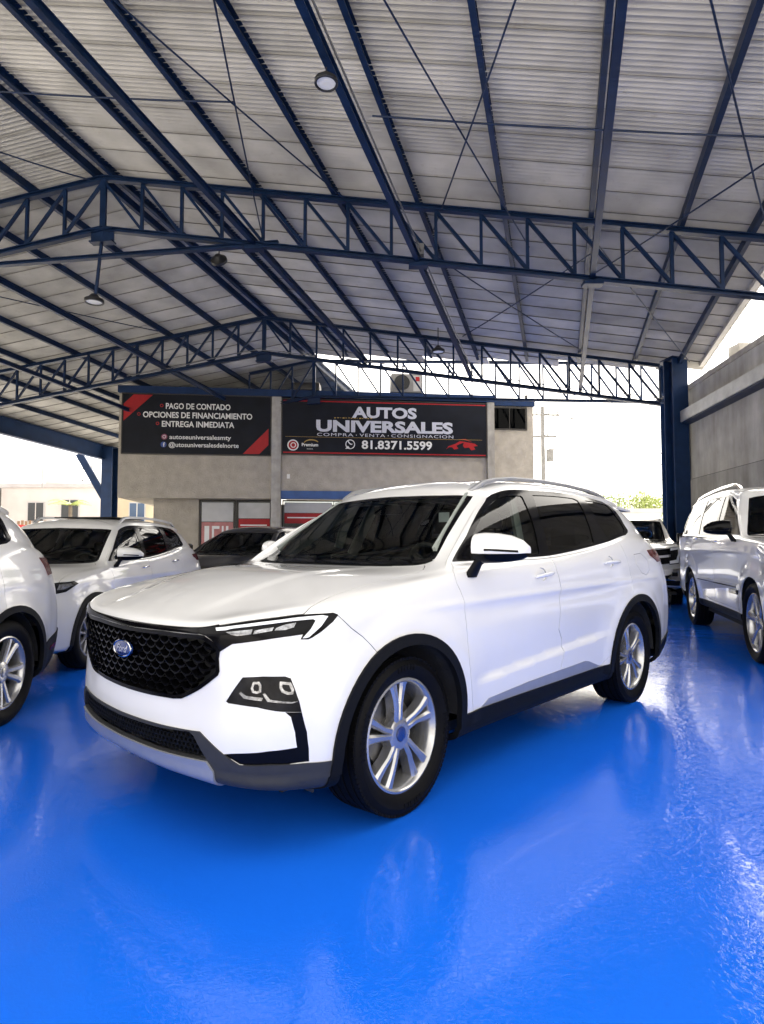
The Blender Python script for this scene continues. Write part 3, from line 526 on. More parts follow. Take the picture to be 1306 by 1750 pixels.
class Skin:
    def __init__(s, P, disp=None):
        s.P, s.disp = P, disp
        Q = np.zeros((P.shape[0] + 2, P.shape[1] + 2, 3)); Q[1:-1, 1:-1] = P
        m = np.array([1, -1, 1])
        Q[0, 1:-1] = P[1] * m; Q[-1, 1:-1] = P[-2] * m
        Q[:, 0] = 2 * Q[:, 1] - Q[:, 2]; Q[:, -1] = Q[:, -3] * m
        s.Q = Q; s.C, s.R = P.shape[0] - 1, P.shape[1] - 1
    def raw(s, st):
        st = np.asarray(st, float); u = np.clip(st[:, 0], 0, s.C); v = np.clip(st[:, 1], 0, s.R)
        i = np.minimum(u.astype(int), s.C - 1); j = np.minimum(v.astype(int), s.R - 1)
        def w(t): return np.stack([-.5 * t + t * t - .5 * t ** 3, 1 - 2.5 * t * t + 1.5 * t ** 3, .5 * t + 2 * t * t - 1.5 * t ** 3, -.5 * t * t + .5 * t ** 3], 1)
        a, b = w(u - i), w(v - j); out = np.zeros((len(st), 3))
        for k in range(4):
            for l in range(4): out += (a[:, k] * b[:, l])[:, None] * s.Q[i + k, j + l]
        return out
    def pos(s, st):
        p = s.raw(st)
        if s.disp is not None: p = s.disp(p)
        return p
    def nrm(s, st):
        e = .01; st = np.asarray(st, float)
        A = np.clip(st + [e, 0], 0, [s.C, s.R]); B = np.clip(st - [e, 0], 0, [s.C, s.R])
        C = np.clip(st + [0, e], 0, [s.C, s.R - .0]); D = np.clip(st - [0, e], 0, [s.C, s.R])
        du = s.pos(A) - s.pos(B); dv = s.pos(C) - s.pos(D)
        n = np.cross(du, dv)
        n = np.where((st[:, :1] <= 1e-6) | (st[:, :1] >= s.C - 1e-6) | (st[:, 1:] >= s.R - 1e-6), n * [1, 0, 1], n)   # flat across the centre plane
        return n / (np.linalg.norm(n, axis=1)[:, None] + 1e-12)
    def table(s, nu=8, nv=8):
        if not hasattr(s, 'tab'):
            U, V = np.meshgrid(np.linspace(0, s.C, s.C * nu + 1), np.linspace(0, s.R, s.R * nv + 1), indexing='ij')
            s.tst = np.stack([U.ravel(), V.ravel()], 1); s.tab = s.pos(s.tst)
        return s.tst, s.tab
    def find(s, pts, axes, smin=0, smax=99, tmin=0, tmax=99, tgt=None):
        """(s,t) whose position has the given coordinates on two axes ('xz' side view, 'yz' end view, 'xy' plan)"""
        ax = ['xyz'.index(a) for a in axes]; ts, tp = s.table()
        ok = (ts[:, 0] >= smin) & (ts[:, 0] <= smax) & (ts[:, 1] >= tmin) & (ts[:, 1] <= tmax)
        ts, tp = ts[ok], tp[ok]; Qp = np.asarray(pts, float); lo = np.array([smin, tmin], float); hi = np.array([min(smax, s.C), min(tmax, s.R)], float)
        g = np.stack([ts[np.argmin(((tp[:, ax] - q) ** 2).sum(1))] for q in Qp]); e = 1e-3
        for it in range(14):
            p = s.pos(g)[:, ax]
            a = (s.pos(g + [e, 0])[:, ax] - p) / e; b = (s.pos(g + [0, e])[:, ax] - p) / e
            det = a[:, 0] * b[:, 1] - a[:, 1] * b[:, 0]; det = np.where(np.abs(det) < 1e-7, 1e-7, det); r = Qp - p
            dl = np.stack([(r[:, 0] * b[:, 1] - r[:, 1] * b[:, 0]) / det, (a[:, 0] * r[:, 1] - a[:, 1] * r[:, 0]) / det], 1)
            g = np.clip(g + np.clip(dl, -.35, .35), lo, hi)
        return g

def sstep(a, b, x):
    t = np.clip((x - a) / (b - a), 0, 1); return t * t * (3 - 2 * t)

def main_disp(p):
    p = p.copy(); x, y, z = p[:, 0], p[:, 1], p[:, 2]
    side = sstep(.80, .88, y)
    zc = .492 + (.577 - .492) * np.clip((x + .54) / -1.63, -.2, 1.2)
    d = z - zc
    win = sstep(-.50, -.72, x) * sstep(-2.28, -2.02, x)
    off = np.where(d > 0, -.020 * np.exp(-(np.maximum(d, 0) / .17) ** 1.5) * np.clip(np.maximum(d, 0) / .03, 0, 1), 0) * win
    for xc in (0, -2.726):
        r = np.hypot(x - xc, z - .36)
        off += .010 * (1 - sstep(.50, .60, r)) * (z > .3)
    zl = .925 + (-x) * .012                                      # shoulder line
    off += .006 * np.exp(-((z - zl) / .02) ** 2) * sstep(.1, -.3, x) * sstep(-3.4, -2.9, x) - .008 * np.exp(-((z - zl + .06) / .05) ** 2) * sstep(-.3, -.7, x) * sstep(-2.5, -2.0, x)
    p[:, 1] = y + off * side
    hood = (x > -.26) & (z > .9) & (y < .85)
    yb = .40 + .12 * np.clip((.8 - x), 0, 1)                      # bonnet creases
    hz = .006 * (1 - sstep(yb - .05, yb + .03, np.abs(y))) * sstep(.86, .60, x) * sstep(-.3, 0, x)
    p[:, 2] = z + np.where(hood, hz, 0)
    return p
# outlines of the parts of the main car on its skin, (column, row) pairs
TR = {
    'hood': [(0,6.05),(1.018,6.01),(1.999,5.983),(3.132,5.993),(3.707,5.971),(4.159,5.98),(4.312,6.292),(4.776,7.009),(5.635,7.587),(6.092,7.944),(6.806,8.215),(6.889,8.399),(6.647,8.634),(6.212,8.847),(5.6,8.82),(4,8.86),(0,8.86)],
    'cowl': [(0,8.86),(4,8.86),(5.6,8.84),(6.239,8.856),(6.905,8.964),(6.5,9.04),(5,9.06),(0,9.06)],
    'wind_black': [(0,9.0),(2.7,9.0),(4.75,9.005),(6.758,9.027),(6.912,10.455),(7.064,12.007),(3.234,11.859),(1.149,11.853),(0,11.87)],
    'windshield': [(0,9.16),(2.47,9.16),(4.47,9.165),(6.069,9.158),(6.243,10.437),(6.224,11.694),(3.444,11.683),(1.355,11.662),(0,11.68)],
    'door_front': [(8.958,8.925),(8.758,7.642),(8.775,6.353),(8.807,6.142),(8.899,5.64),(8.929,5.133),(8.985,4.358),(9.024,3.695),(9.091,3.017),(9.178,1.998),(10.135,1.989),(11.195,1.988),(11.108,2.485),(11.128,2.822),(11.176,3.21),(11.14,3.66),(11.033,4.001),(11.025,4.986),(11.033,5.597),(11.033,5.675),(10.983,6.541),(10.987,7.852),(11.05,8.93),(10.4,8.92),(9.8,8.92),(9.3,8.93)],
    'door_rear': [(10.987,7.852),(10.983,6.541),(11.033,5.675),(11.033,5.597),(11.025,4.986),(11.033,4.001),(11.14,3.66),(11.176,3.21),(11.128,2.822),(11.108,2.485),(11.195,1.988),(12.406,2.067),(12.735,2.531),(12.815,3.232),(12.968,3.772),(13.295,4.283),(13.679,4.682),(13.662,5.347),(13.558,6.544),(13.504,7.292),(13.5,8.1),(13.5,8.86),(12.1,8.92),(11.05,8.93)],
    'dlo': [(8.958,8.936),(9.1,8.9),(9.8,8.87),(10.4,8.87),(11.056,8.842),(12.11,8.889),(13.291,8.773),(14.103,8.839),(14.366,9.097),(14.449,9.301),(14.346,9.811),(14.525,11.751),(14.251,12.056),(13.203,12.013),(12.393,11.982),(11.125,11.941),(10.417,12.062),(9.572,12.216),(9.215,12.218),(8.878,11.974),(8.934,11.18),(9.019,9.933)],
    'glass_front': [(9.399,8.941),(9.21,9.712),(9.225,10.714),(9.304,11.403),(9.526,11.679),(9.982,11.685),(10.646,11.613),(10.697,11.528),(10.755,10.658),(10.823,9.156),(10.797,9.054),(10.07,8.97)],
    'glass_rear': [(11.104,11.642),(11.743,11.651),(12.489,11.628),(12.622,11.508),(12.519,10.234),(12.526,9.099),(12.435,9.019),(11.057,9.108),(11.011,10.647)],
    'glass_quarter': [(13.013,11.607),(13.675,11.66),(14.265,11.617),(14.124,10.428),(14.235,9.364),(14.097,9.12),(13.209,9.103),(13.155,9.152),(12.93,10.186)],
    'silver_trim': [(9.305,1.972),(9.493,2.341),(10.298,2.487),(11.061,2.552),(11.804,2.587),(11.915,2.523),(12.353,2.07),(11.266,2.012),(10.135,1.989)],
    'grille': [(0,5.83),(1.063,5.836),(2.043,5.765),(2.206,5.721),(2.446,5.546),(2.679,5.323),(2.647,5.097),(2.686,4.775),(2.641,4.675),(2.35,4.484),(1.797,4.129),(1.581,3.984),(1.367,3.932),(0.767,3.872),(0.442,3.855),(0.088,3.844),(0,3.85)],
    'grille_bar': [(0,6.03),(0.527,6.019),(1.016,6.016),(1.998,5.987),(2.551,6.025),(2.541,5.828),(2.042,5.773),(1.561,5.82),(1.062,5.844),(0.574,5.851),(0,5.83)],
    'headlight': [(2.001,5.984),(2.485,5.985),(3.132,5.993),(3.707,5.971),(4.159,5.98),(4.464,5.995),(4.95,6.009),(5.063,5.933),(5.085,5.889),(4.975,5.721),(4.724,5.498),(4.536,5.373),(4.466,5.344),(4.292,5.354),(4.314,5.464),(4.084,5.443),(3.443,5.424),(2.972,5.422),(2.68,5.267),(2.461,5.545),(2.254,5.707),(2.055,5.781)],
    'drl': [(2.504,5.917),(2.743,5.902),(3.348,5.895),(3.727,5.884),(4.18,5.9),(4.677,5.938),(4.836,5.897),(4.699,5.642),(4.465,5.396),(4.418,5.381),(4.325,5.377),(4.454,5.583),(4.516,5.786),(4.442,5.827),(4.077,5.806),(3.65,5.801),(2.943,5.821),(2.765,5.798),(2.541,5.821)],
    'lens1': [(2.789,5.744),(2.958,5.739),(3.309,5.723),(3.307,5.602),(3.048,5.608),(2.92,5.657)],
    'lens2': [(3.354,5.684),(3.503,5.697),(3.665,5.702),(3.658,5.618),(3.338,5.596)],
    'lens3': [(3.716,5.681),(3.849,5.731),(4.056,5.755),(4.047,5.642),(3.89,5.6),(3.698,5.617)],
    'fog': [(3.274,4.614),(3.712,4.606),(4.159,4.555),(4.278,4.495),(4.395,4.207),(4.495,3.915),(4.554,3.66),(4.37,3.707),(4.146,3.761),(3.657,3.905),(2.951,3.992),(2.886,4.035),(3.085,4.341)],
    'fog_trim': [(4.237,3.736),(4.554,3.66),(4.666,3.139),(4.69,2.688),(4.677,2.296),(4.496,2.308),(3.24,2.277),(2.854,2.576),(3.126,2.635),(3.934,2.78),(4.478,2.784),(4.443,3.205),(4.354,3.596)],
    'fog_l1': [(3.529,4.504),(3.666,4.495),(3.712,4.402),(3.721,4.259),(3.63,4.23),(3.531,4.26),(3.491,4.361)],
    'fog_l2': [(4.069,4.461),(4.287,4.409),(4.36,4.24),(4.355,4.131),(4.249,4.141),(4.13,4.216),(4.079,4.313)],
    'fog_c1': [(3.232,4.252),(3.28,4.28),(3.4,4.189),(3.774,4.133),(3.744,4.06),(3.35,4.126)],
    'fog_c2': [(3.754,4.223),(3.802,4.228),(3.924,4.078),(4.33,3.959),(4.478,3.947),(4.355,3.921),(3.868,4.036)],
    'clad': [(0,3.13),(0.702,3.147),(1.936,3.181),(2.15,3.195),(2.849,2.587),(3.24,2.269),(3.904,2.347),(4.66,2.27),(4.9,2.223),(5.149,2.164),(5.31,2.109),(6.2,2.2),(6.2,0),(0,0)],
    'mesh': [(0,3.02),(1.024,3.059),(1.875,3.144),(2.006,3.027),(2.349,2.311),(1.755,2.22),(0.996,2.151),(0,2.12)],
    'skid': [(0,2.09),(0.994,2.132),(1.753,2.198),(2.36,2.246),(2.53,1.83),(2.55,0.8),(2.6,0),(0,0)],
    'bump_seam': [(5.085,5.889),(5.391,5.468),(5.659,5.151),(5.975,4.635)],
    'taillight': [(14.95,7.0),(16.3,7.25),(18.4,7.0),(18.4,6.3),(17,6.1),(16.2,6.05),(15.6,6.0),(15.05,6.5)],
    'fuel': [(13.974,6.732),(14.418,6.764),(14.76,6.117),(14.753,5.577),(14.505,5.398),(14.261,5.518),(14.024,5.952)],
    'handle_f': [(10.407,6.185),(10.852,6.374)],
    'handle_r': [(12.481,6.495),(13.132,6.36)],
}
# ---------------------------------------------------------------- cutting a car skin into parts
def inside(poly, P):
    x, y = P[:, 0], P[:, 1]; c = np.zeros(len(P), bool); n = len(poly)
    for i in range(n):
        x0, y0 = poly[i]; x1, y1 = poly[i - 1]
        if y0 == y1: continue
        c ^= ((y0 > y) != (y1 > y)) & (x < (x1 - x0) * (y - y0) / (y1 - y0) + x0)
    return c
def resample(poly, step):
    out = []; n = len(poly)
    for i in range(n):
        a, b = np.array(poly[i]), np.array(poly[(i + 1) % n]); k = max(1, int(math.ceil(np.linalg.norm(b - a) / step)))
        for q in range(k): out.append(a + (b - a) * q / k)
    return np.array(out)
def inset(sk, poly, d):
    """move an outline inwards by d metres measured on the skin"""
    p = np.array(poly, float); e = .02
    Ls = np.linalg.norm((sk.pos(p + [e, 0]) - sk.pos(p - [e, 0])), axis=1) / (2 * e); Lt = np.linalg.norm((sk.pos(p + [0, e]) - sk.pos(p - [0, e])), axis=1) / (2 * e)
    Ls[p[:, 0] < .02] *= 2; L = np.stack([np.maximum(Ls, .02), np.maximum(Lt, .02)], 1)
    a = (p - np.roll(p, 1, 0)) * L; b = (np.roll(p, -1, 0) - p) * L
    a /= np.linalg.norm(a, axis=1)[:, None] + 1e-9; b /= np.linalg.norm(b, axis=1)[:, None] + 1e-9
    area = .5 * np.sum(p[:, 0] * np.roll(p[:, 1], -1) - np.roll(p[:, 0], -1) * p[:, 1]); s = 1 if area > 0 else -1
    na = np.stack([-a[:, 1], a[:, 0]], 1) * s; nb = np.stack([-b[:, 1], b[:, 0]], 1) * s
    m = na + nb; m /= np.maximum((m * na).sum(1), .35)[:, None]
    q = p + m * d / L
    q[p[:, 0] < 1e-4, 0] = 0; q[p[:, 0] > sk.C - 1e-4, 0] = sk.C
    return q
def strip(sk, line, wd):
    """thin closed outline round an open line on the skin"""
    p = np.array(line, float); q = []; e = .02
    for sgn in (1, -1):
        t = np.gradient(p, axis=0)
        L = np.stack([np.linalg.norm(sk.pos(p + d) - sk.pos(p - d), axis=1) / (2 * e) for d in (np.array([e, 0]), np.array([0, e]))], 1)
        t = t * L; t /= np.linalg.norm(t, axis=1)[:, None]; q.append(p + np.stack([-t[:, 1], t[:, 0]], 1) * sgn * wd / 2 / L)
    return np.concatenate([q[0], q[1][::-1]])

def cut_skin(sk, root, base, regs, nu, nv, parents=None, lines=()):
    """base=(name, material); regs=[(name, outline, material, offset, flange)]: later outlines win; material None leaves a hole"""
    gu = np.linspace(0, sk.C, sk.C * nu + 1); gv = np.linspace(0, sk.R, sk.R * nv + 1)
    U, V = np.meshgrid(gu, gv, indexing='ij'); G = np.stack([U.ravel(), V.ravel()], 1); keep = np.ones(U.shape, bool)
    step = .9 / max(nu, nv) * 1.0; pts, edges = [], []
    for (name, poly, m, off, fl) in regs:
        q = resample(np.clip(np.array(poly, float), 0, [sk.C, sk.R]), step); b = len(pts)
        pts += [tuple(v) for v in q]; edges += [(b + i, b + (i + 1) % len(q)) for i in range(len(q))]
        ij = np.round(q * [nu, nv]).astype(int); d = np.abs(q * [nu, nv] - ij).max(1)
        inner = (ij[:, 0] > 0) & (ij[:, 0] < sk.C * nu) & (ij[:, 1] > 0) & (ij[:, 1] < sk.R * nv)
        k = (d < .42) & inner; keep[ij[k, 0], ij[k, 1]] = False
    for ln in lines:                                                     # crease lines: edges of the mesh run along them
        q = np.array(ln); q = np.concatenate([[lerp(q[i], q[i + 1], k / 3) for k in range(3)] for i in range(len(q) - 1)] + [[q[-1]]]); b = len(pts)
        pts += [tuple(v) for v in q]; edges += [(b + i, b + i + 1) for i in range(len(q) - 1)]
        ij = np.round(q * [nu, nv]).astype(int); keep[ij[:, 0], ij[:, 1]] = False
    g = G[keep.ravel()]; b = len(pts); allp = [Vector(p) for p in pts] + [Vector(p) for p in g]
    # frame of the whole domain
    vs, es, fs, _, _, _ = delaunay_2d_cdt(allp, edges, [], 0, 1e-5)
    st = np.array([(v.x, v.y) for v in vs]); st = np.clip(st, 0, [sk.C, sk.R]); F = np.array([tuple(f) for f in fs if len(f) == 3])
    cen = st[F].mean(1); rid = np.zeros(len(F), int)
    for i, (name, poly, m, off, fl) in enumerate(regs): rid[inside(np.asarray(poly), cen)] = i + 1
    P, N = sk.pos(st), sk.nrm(st)
    tn = np.cross(P[F[:, 1]] - P[F[:, 0]], P[F[:, 2]] - P[F[:, 0]]); ar = np.linalg.norm(tn, axis=1)
    flip = (tn * N[F].mean(1)).sum(1) < 0; F[flip] = F[flip][:, ::-1]
    F, rid = F[ar > 1e-10], rid[ar > 1e-10]
    made = {}; names = {}
    alldefs = [(base[0], None, base[1], 0.0, .012)] + list(regs)
    for i, (name, poly, m, off, fl) in enumerate(alldefs):
        if m is None: continue
        T = F[rid == i]
        if not len(T): continue
        names.setdefault(name if name == 'panel_gap' else name + '#%d' % i, []).append((T, m, off, fl))
    for name, lst in names.items():
        name = name.split('#')[0]
        VS, NS, FS = [], [], []; centre = False; o0 = 0; m = lst[0][1]
        for T, m_, off, fl in lst:
            idx, inv = np.unique(T, return_inverse=True); T2 = inv.reshape(T.shape)
            p = P[idx] + N[idx] * off; n = N[idx]; VS.append(p); NS.append(n); FS += [tuple(t + o0) for t in T2]
            if fl:
                from collections import Counter
                cnt = {}
                for t in T2:
                    for a, b2 in ((t[0], t[1]), (t[1], t[2]), (t[2], t[0])):
                        key = (min(a, b2), max(a, b2)); cnt[key] = None if key in cnt else (a, b2)
                for e in cnt.values():
                    if e is None: continue
                    a, b2 = e; sa, sb = st[idx[a]], st[idx[b2]]
                    if (sa[0] < 1e-6 and sb[0] < 1e-6) or (sa[0] > sk.C - 1e-6 and sb[0] > sk.C - 1e-6) or (sa[1] > sk.R - 1e-6 and sb[1] > sk.R - 1e-6): centre = True; continue
                    k = o0 + len(p) + sum(len(v) for v in VS[len(VS):])
                    q = np.stack([p[a], p[b2], p[b2] - n[b2] * fl, p[a] - n[a] * fl]); fn = np.cross(q[3] - q[0], q[1] - q[0]); fn /= np.linalg.norm(fn) + 1e-12
                    VS.append(q); NS.append(np.stack([fn] * 4)); s0 = sum(len(v) for v in VS[:-1]); FS.append((s0 + 1, s0, s0 + 3, s0 + 2))
            else:
                sx = st[idx]; centre = centre or (sx[:, 0] < 1e-6).sum() > 1 or (sx[:, 0] > sk.C - 1e-6).sum() > 1
            o0 = sum(len(v) for v in VS)
        A = np.concatenate(VS); NA = np.concatenate(NS); par = root
        mir = np.array([1, -1, 1]); FM = [f[::-1] for f in FS]
        if centre:
            k = len(A); o = mesh_obj(name, np.concatenate([A, A * mir]), FS + [tuple(i + k for i in f) for f in FM], m, par, normals=np.concatenate([NA, NA * mir])); made.setdefault(name, []).append(o)
        else:
            made.setdefault(name, []).extend([mesh_obj(name, A, FS, m, par, normals=NA), mesh_obj(name, A * mir, FM, m, par, normals=NA * mir)])
    if parents:
        for ch, pa in parents.items():
            for i, o in enumerate(made.get(ch, [])):
                if pa in made: o.parent = made[pa][i % len(made[pa])]
    return made

def circle_xz(cx, cz, r, a0, a1, n=26, rz=None):
    return [(cx + r * math.cos(a), cz + (rz or r) * math.sin(a)) for a in np.linspace(a0, a1, n)]

# ---------------------------------------------------------------- wheels
def wheel(name, parent, loc, rad, wd, rim_r, style, steer=0.0, side=1, fine=True, cap=None, am=None):
    """tyre with grooved tread, rim barrel, alloy spokes, hub cap, nuts, brake disc; outer face towards +y"""
    t = bpy.data.objects.new(name, None); link(t, parent); t.location = loc; t.rotation_euler = (0, R(RNG.uniform(0, 360)), (0 if side > 0 else math.pi) + steer); t.rotation_mode = 'ZYX'
    n = 72 if fine else 40; h = wd / 2; am = am or alloy
    prof = [(h * .72, rim_r - .004), (h * .80, rim_r + .006), (h * .97, rim_r + (rad - rim_r) * .38), (h * 1.0, rim_r + (rad - rim_r) * .62), (h * .96, rad - .028), (h * .88, rad - .010)]
    gr = [.62, .22, -.22, -.62]
    top = [(h * .80, rad - .002)]
    for g in gr: top += [(h * (g + .05), rad), (h * (g + .035), rad - .009), (h * (g - .035), rad - .009), (h * (g - .05), rad)]
    prof += top + [(-h * .80, rad - .002), (-h * .88, rad - .010), (-h, rim_r + .07), (-h * .75, rim_r)]
    ty = lathe('tyre', prof, n, rubber, t, angle=28)
    if fine:                                                             # tread blocks and sidewall lettering ribs
        bm = bmesh.new()
        for i in range(96):
            a = 2 * math.pi * i / 96
            for y0, y1 in ((h * .66, h * .90), (-h * .90, -h * .66)):
                M = Matrix.Rotation(-a, 4, 'Y'); box(bm, (rad - .014, y0, -.0095), (rad - .0012, y1, .0095), M)
        tag(bm_obj('tread', bm, rubber, ty), kind='stuff')
        bm = bmesh.new()
        for a0, cnt in ((.35, 9), (1.75, 6), (3.5, 9), (5.0, 6)):
            for i in range(cnt):
                a = a0 + i * .075; rm = rim_r + (rad - rim_r) * .55
                box(bm, (rm - .014, h * .985, -.006), (rm + .014, h * 1.008, .007 if i % 2 else .002), Matrix.Rotation(-a, 4, 'Y'))
        tag(bm_obj('sidewall_marking', bm, rubber, ty), kind='stuff')
    rim = lathe('rim', [(h * .74, rim_r + .004), (h * .80, rim_r + .004), (h * .82, rim_r - .006), (h * .76, rim_r - .014), (h * .55, rim_r - .024), (-h * .3, rim_r - .040), (-h * .75, rim_r - .02), (-h * .78, rim_r + .002)], n, am, t, angle=30)
    # spokes
    bm = bmesh.new(); k = 5 if style in ('y5', 'twin5') else (6 if style == 'six' else 10)
    def spoke(pts, z0, z1, th):                                          # tapered blade along a polyline of (radius, angle, half width, outward height)
        rows = []
        for (r, a, w_, y) in pts:
            c, s = math.cos(a), math.sin(a); px, pz = -s, c
            rows.append([bm.verts.new((r * c + px * q, yy, r * s + pz * q)) for q, yy in ((-w_, y - th), (-w_ * .92, y - .006), (-w_ * .45, y + .004), (w_ * .45, y + .004), (w_ * .92, y - .006), (w_, y - th))])
        for A, B in zip(rows, rows[1:]):
            for q in range(5): bm.faces.new((A[q], A[q + 1], B[q + 1], B[q]))
            bm.faces.new((A[5], A[0], B[0], B[5]))
        bm.faces.new(rows[0][::-1]); bm.faces.new(rows[-1])
    ro = rim_r - .006
    for i in range(k):
        a = 2 * math.pi * i / k
        if style == 'y5':
            for s in (-1, 1):                                            # paired blades that lean the same way and spread towards the rim
                spoke([(.030, a + s * .20, .030, h * .56), (.080, a + s * .18 + .02, .0165, h * .64), (.125, a + s * .150 + .06, .0165, h * .70 - .008 * (s > 0)), (.170, a + s * .165 + .10, .019, h * .72 - .012 * (s > 0)), (ro * .90, a + s * .18 + .115, .0255, h * .71 - .010 * (s > 0)), (ro, a + s * .19 + .12, .034, h * .69)], 0, 0, .055)
        elif style == 'twin5':
            for s in (-1, 1): spoke([(.035, a + s * .30, .020, h * .52), (.10, a + s * .20, .020, h * .60), (ro * .8, a + s * .20, .022, h * .68), (ro, a + s * .24, .030, h * .72)], 0, 0, .035)
        elif style == 'six':
            spoke([(.04, a, .04, h * .5), (.10, a, .033, h * .58), (ro * .8, a, .040, h * .68), (ro, a, .058, h * .72)], 0, 0, .035)
        else:
            spoke([(.04, a, .017, h * .50), (.10, a, .014, h * .58), (ro, a, .018, h * .72)], 0, 0, .03)
    bm_obj('spokes', bm, am, t, smooth=True, angle=30)
    lathe('hub', [(h * .40, .078), (h * .60, .074), (h * .655, .060), (h * .66, .034), (h * .60, .034)], 28, am, t, angle=30)
    lathe('hub_cap', [(h * .62, .033), (h * .70, .031), (h * .725, .022), (h * .73, .0005)], 24, cap or badge_blue, t, angle=40)
    if fine:
        for i in range(5):
            a = 2 * math.pi * (i + .5) / 5
            o = lathe('wheel_nut', [(h * .45, .010), (h * .585, .010), (h * .60, .006), (h * .60, .0005)], 6, chrome, t, angle=20); o.location = (.054 * math.cos(a), 0, .054 * math.sin(a))
    lathe('brake_disc', [(-h * .05, .16), (h * .05, .16), (h * .05, .08), (h * .15, .078), (h * .15, .0005)], 36, iron, t, angle=30)
    lathe('wheel_back', [(-h * .10, rim_r - .04), (-h * .12, .0005)], 30, liner, t)
    return t
# ---------------------------------------------------------------- the white sport utility vehicle in the middle
def loft(name, secs, m, parent, cap=True, angle=50):
    """closed sections (lists of points, equal counts) skinned one after another"""
    bm = bmesh.new(); rg = [[bm.verts.new(p) for p in s] for s in secs]; n = len(rg[0])
    for A, B in zip(rg, rg[1:]):
        for i in range(n): bm.faces.new((A[i], A[(i + 1) % n], B[(i + 1) % n], B[i]))
    if cap: bm.faces.new(rg[0][::-1]); bm.faces.new(rg[-1])
    return bm_obj(name, bm, m, parent, smooth=True, angle=angle)
def sup(cx, cy, cz, a, b, n=20, e=2.6, plane='xz', rot=0.0):
    out = []
    for i in range(n):
        t = 2 * math.pi * i / n; c, s = math.cos(t), math.sin(t)
        u = math.copysign(abs(c) ** (2 / e), c) * a; v = math.copysign(abs(s) ** (2 / e), s) * b
        u, v = u * math.cos(rot) - v * math.sin(rot), u * math.sin(rot) + v * math.cos(rot)
        out.append((cx + u, cy, cz + v) if plane == 'xz' else ((cx, cy + u, cz + v) if plane == 'yz' else (cx + u, cy + v, cz)))
    return out
def wing_mirror(parent, x, y, z, s, k=1.0, cap=paint, low=gloss_black):
    """door mirror: painted shell, dark lower half, stalk, glass, lamp strip"""
    t = bpy.data.objects.new('wing_mirror', None); link(t, parent); t.location = (x, y * s, z); t.scale = (k, k * s, k)
    prof = [(.0, .035, .060, 0, .0), (.012, .060, .075, -.006, .0), (.06, .072, .080, -.020, 0), (.12, .074, .077, -.045, -.001), (.175, .066, .068, -.075, -.004), (.215, .050, .052, -.105, -.010), (.24, .028, .028, -.13, -.016)]
    shell, lowr = [], []
    for (yy, a, b, xo, zo) in prof:
        full = sup(xo, yy, zo, a, b, 28, 2.4)
        shell.append([(px, py, max(pz, zo - b * .38)) for px, py, pz in full]); lowr.append([(xo + (px - xo) * .97, py, min(pz, zo - b * .40)) for px, py, pz in full])
    loft('mirror_shell', shell, cap, t, angle=40); loft('mirror_underside', lowr, low, t, angle=40)
    loft('stalk', [sup(.005, -.03, -.155, .045, .030, 14, 2.2, 'xy'), sup(0, .01, -.09, .034, .024, 14, 2.2, 'xy'), sup(-.01, .05, -.045, .045, .035, 14, 2.2, 'xy')], plastic, t)
    bm = bmesh.new(); ring = [bm.verts.new((-.078 - .055 * (yy / .2) - .004, .012 + .0 + yy, zz)) for yy, zz in ((.01, -.02), (.01, .045), (.06, .058), (.13, .052), (.18, .034), (.19, -.015), (.10, -.022))]
    bm.faces.new(ring); bm_obj('mirror_glass', bm, chrome, t)
    bm = bmesh.new(); rg = [[bm.verts.new((x + dx, yy, zz + dz)) for dx, dz in ((0, -.006), (.006, -.005), (.006, .005), (0, .006))] for x, yy, zz in ((.0405, .085, -.010), (.030, .11, -.010), (.012, .145, -.012), (-.010, .175, -.014), (-.035, .20, -.016), (-.062, .222, -.018))]
    for A_, B_ in zip(rg, rg[1:]):
        for i in range(4): bm.faces.new((A_[i], A_[(i + 1) % 4], B_[(i + 1) % 4], B_[i]))
    bm_obj('indicator', bm, gloss_black, t)
    return t

def seat(parent, x, y, k=1.0, m=None):
    t = bpy.data.objects.new('front_seat', None); link(t, parent); t.location = (x, y, .42)
    m = m or seat_m
    loft('cushion', [sup(.25, 0, .20, .03, .05, 16, 3, 'xz'), ] and [sup(0, yy, .20, .26, .075, 16, 3.2) for yy in (-.25, -.2, .2, .25)], m, t)
    loft('backrest', [[(-.22 - .30 * q + px * 1.0, py, .22 + .62 * q) for px, py, _ in sup(0, 0, 0, .065, w_, 16, 3, 'xy')] for q, w_ in ((0, .24), (.25, .25), (.7, .24), (1, .17))], m, t)
    loft('headrest', [[(-.54 - .06 * q + px, py, .90 + .2 * q) for px, py, _ in sup(0, 0, 0, .05, w_, 14, 3, 'xy')] for q, w_ in ((0, .10), (.2, .135), (.8, .135), (1, .09))], m, t)
    return t

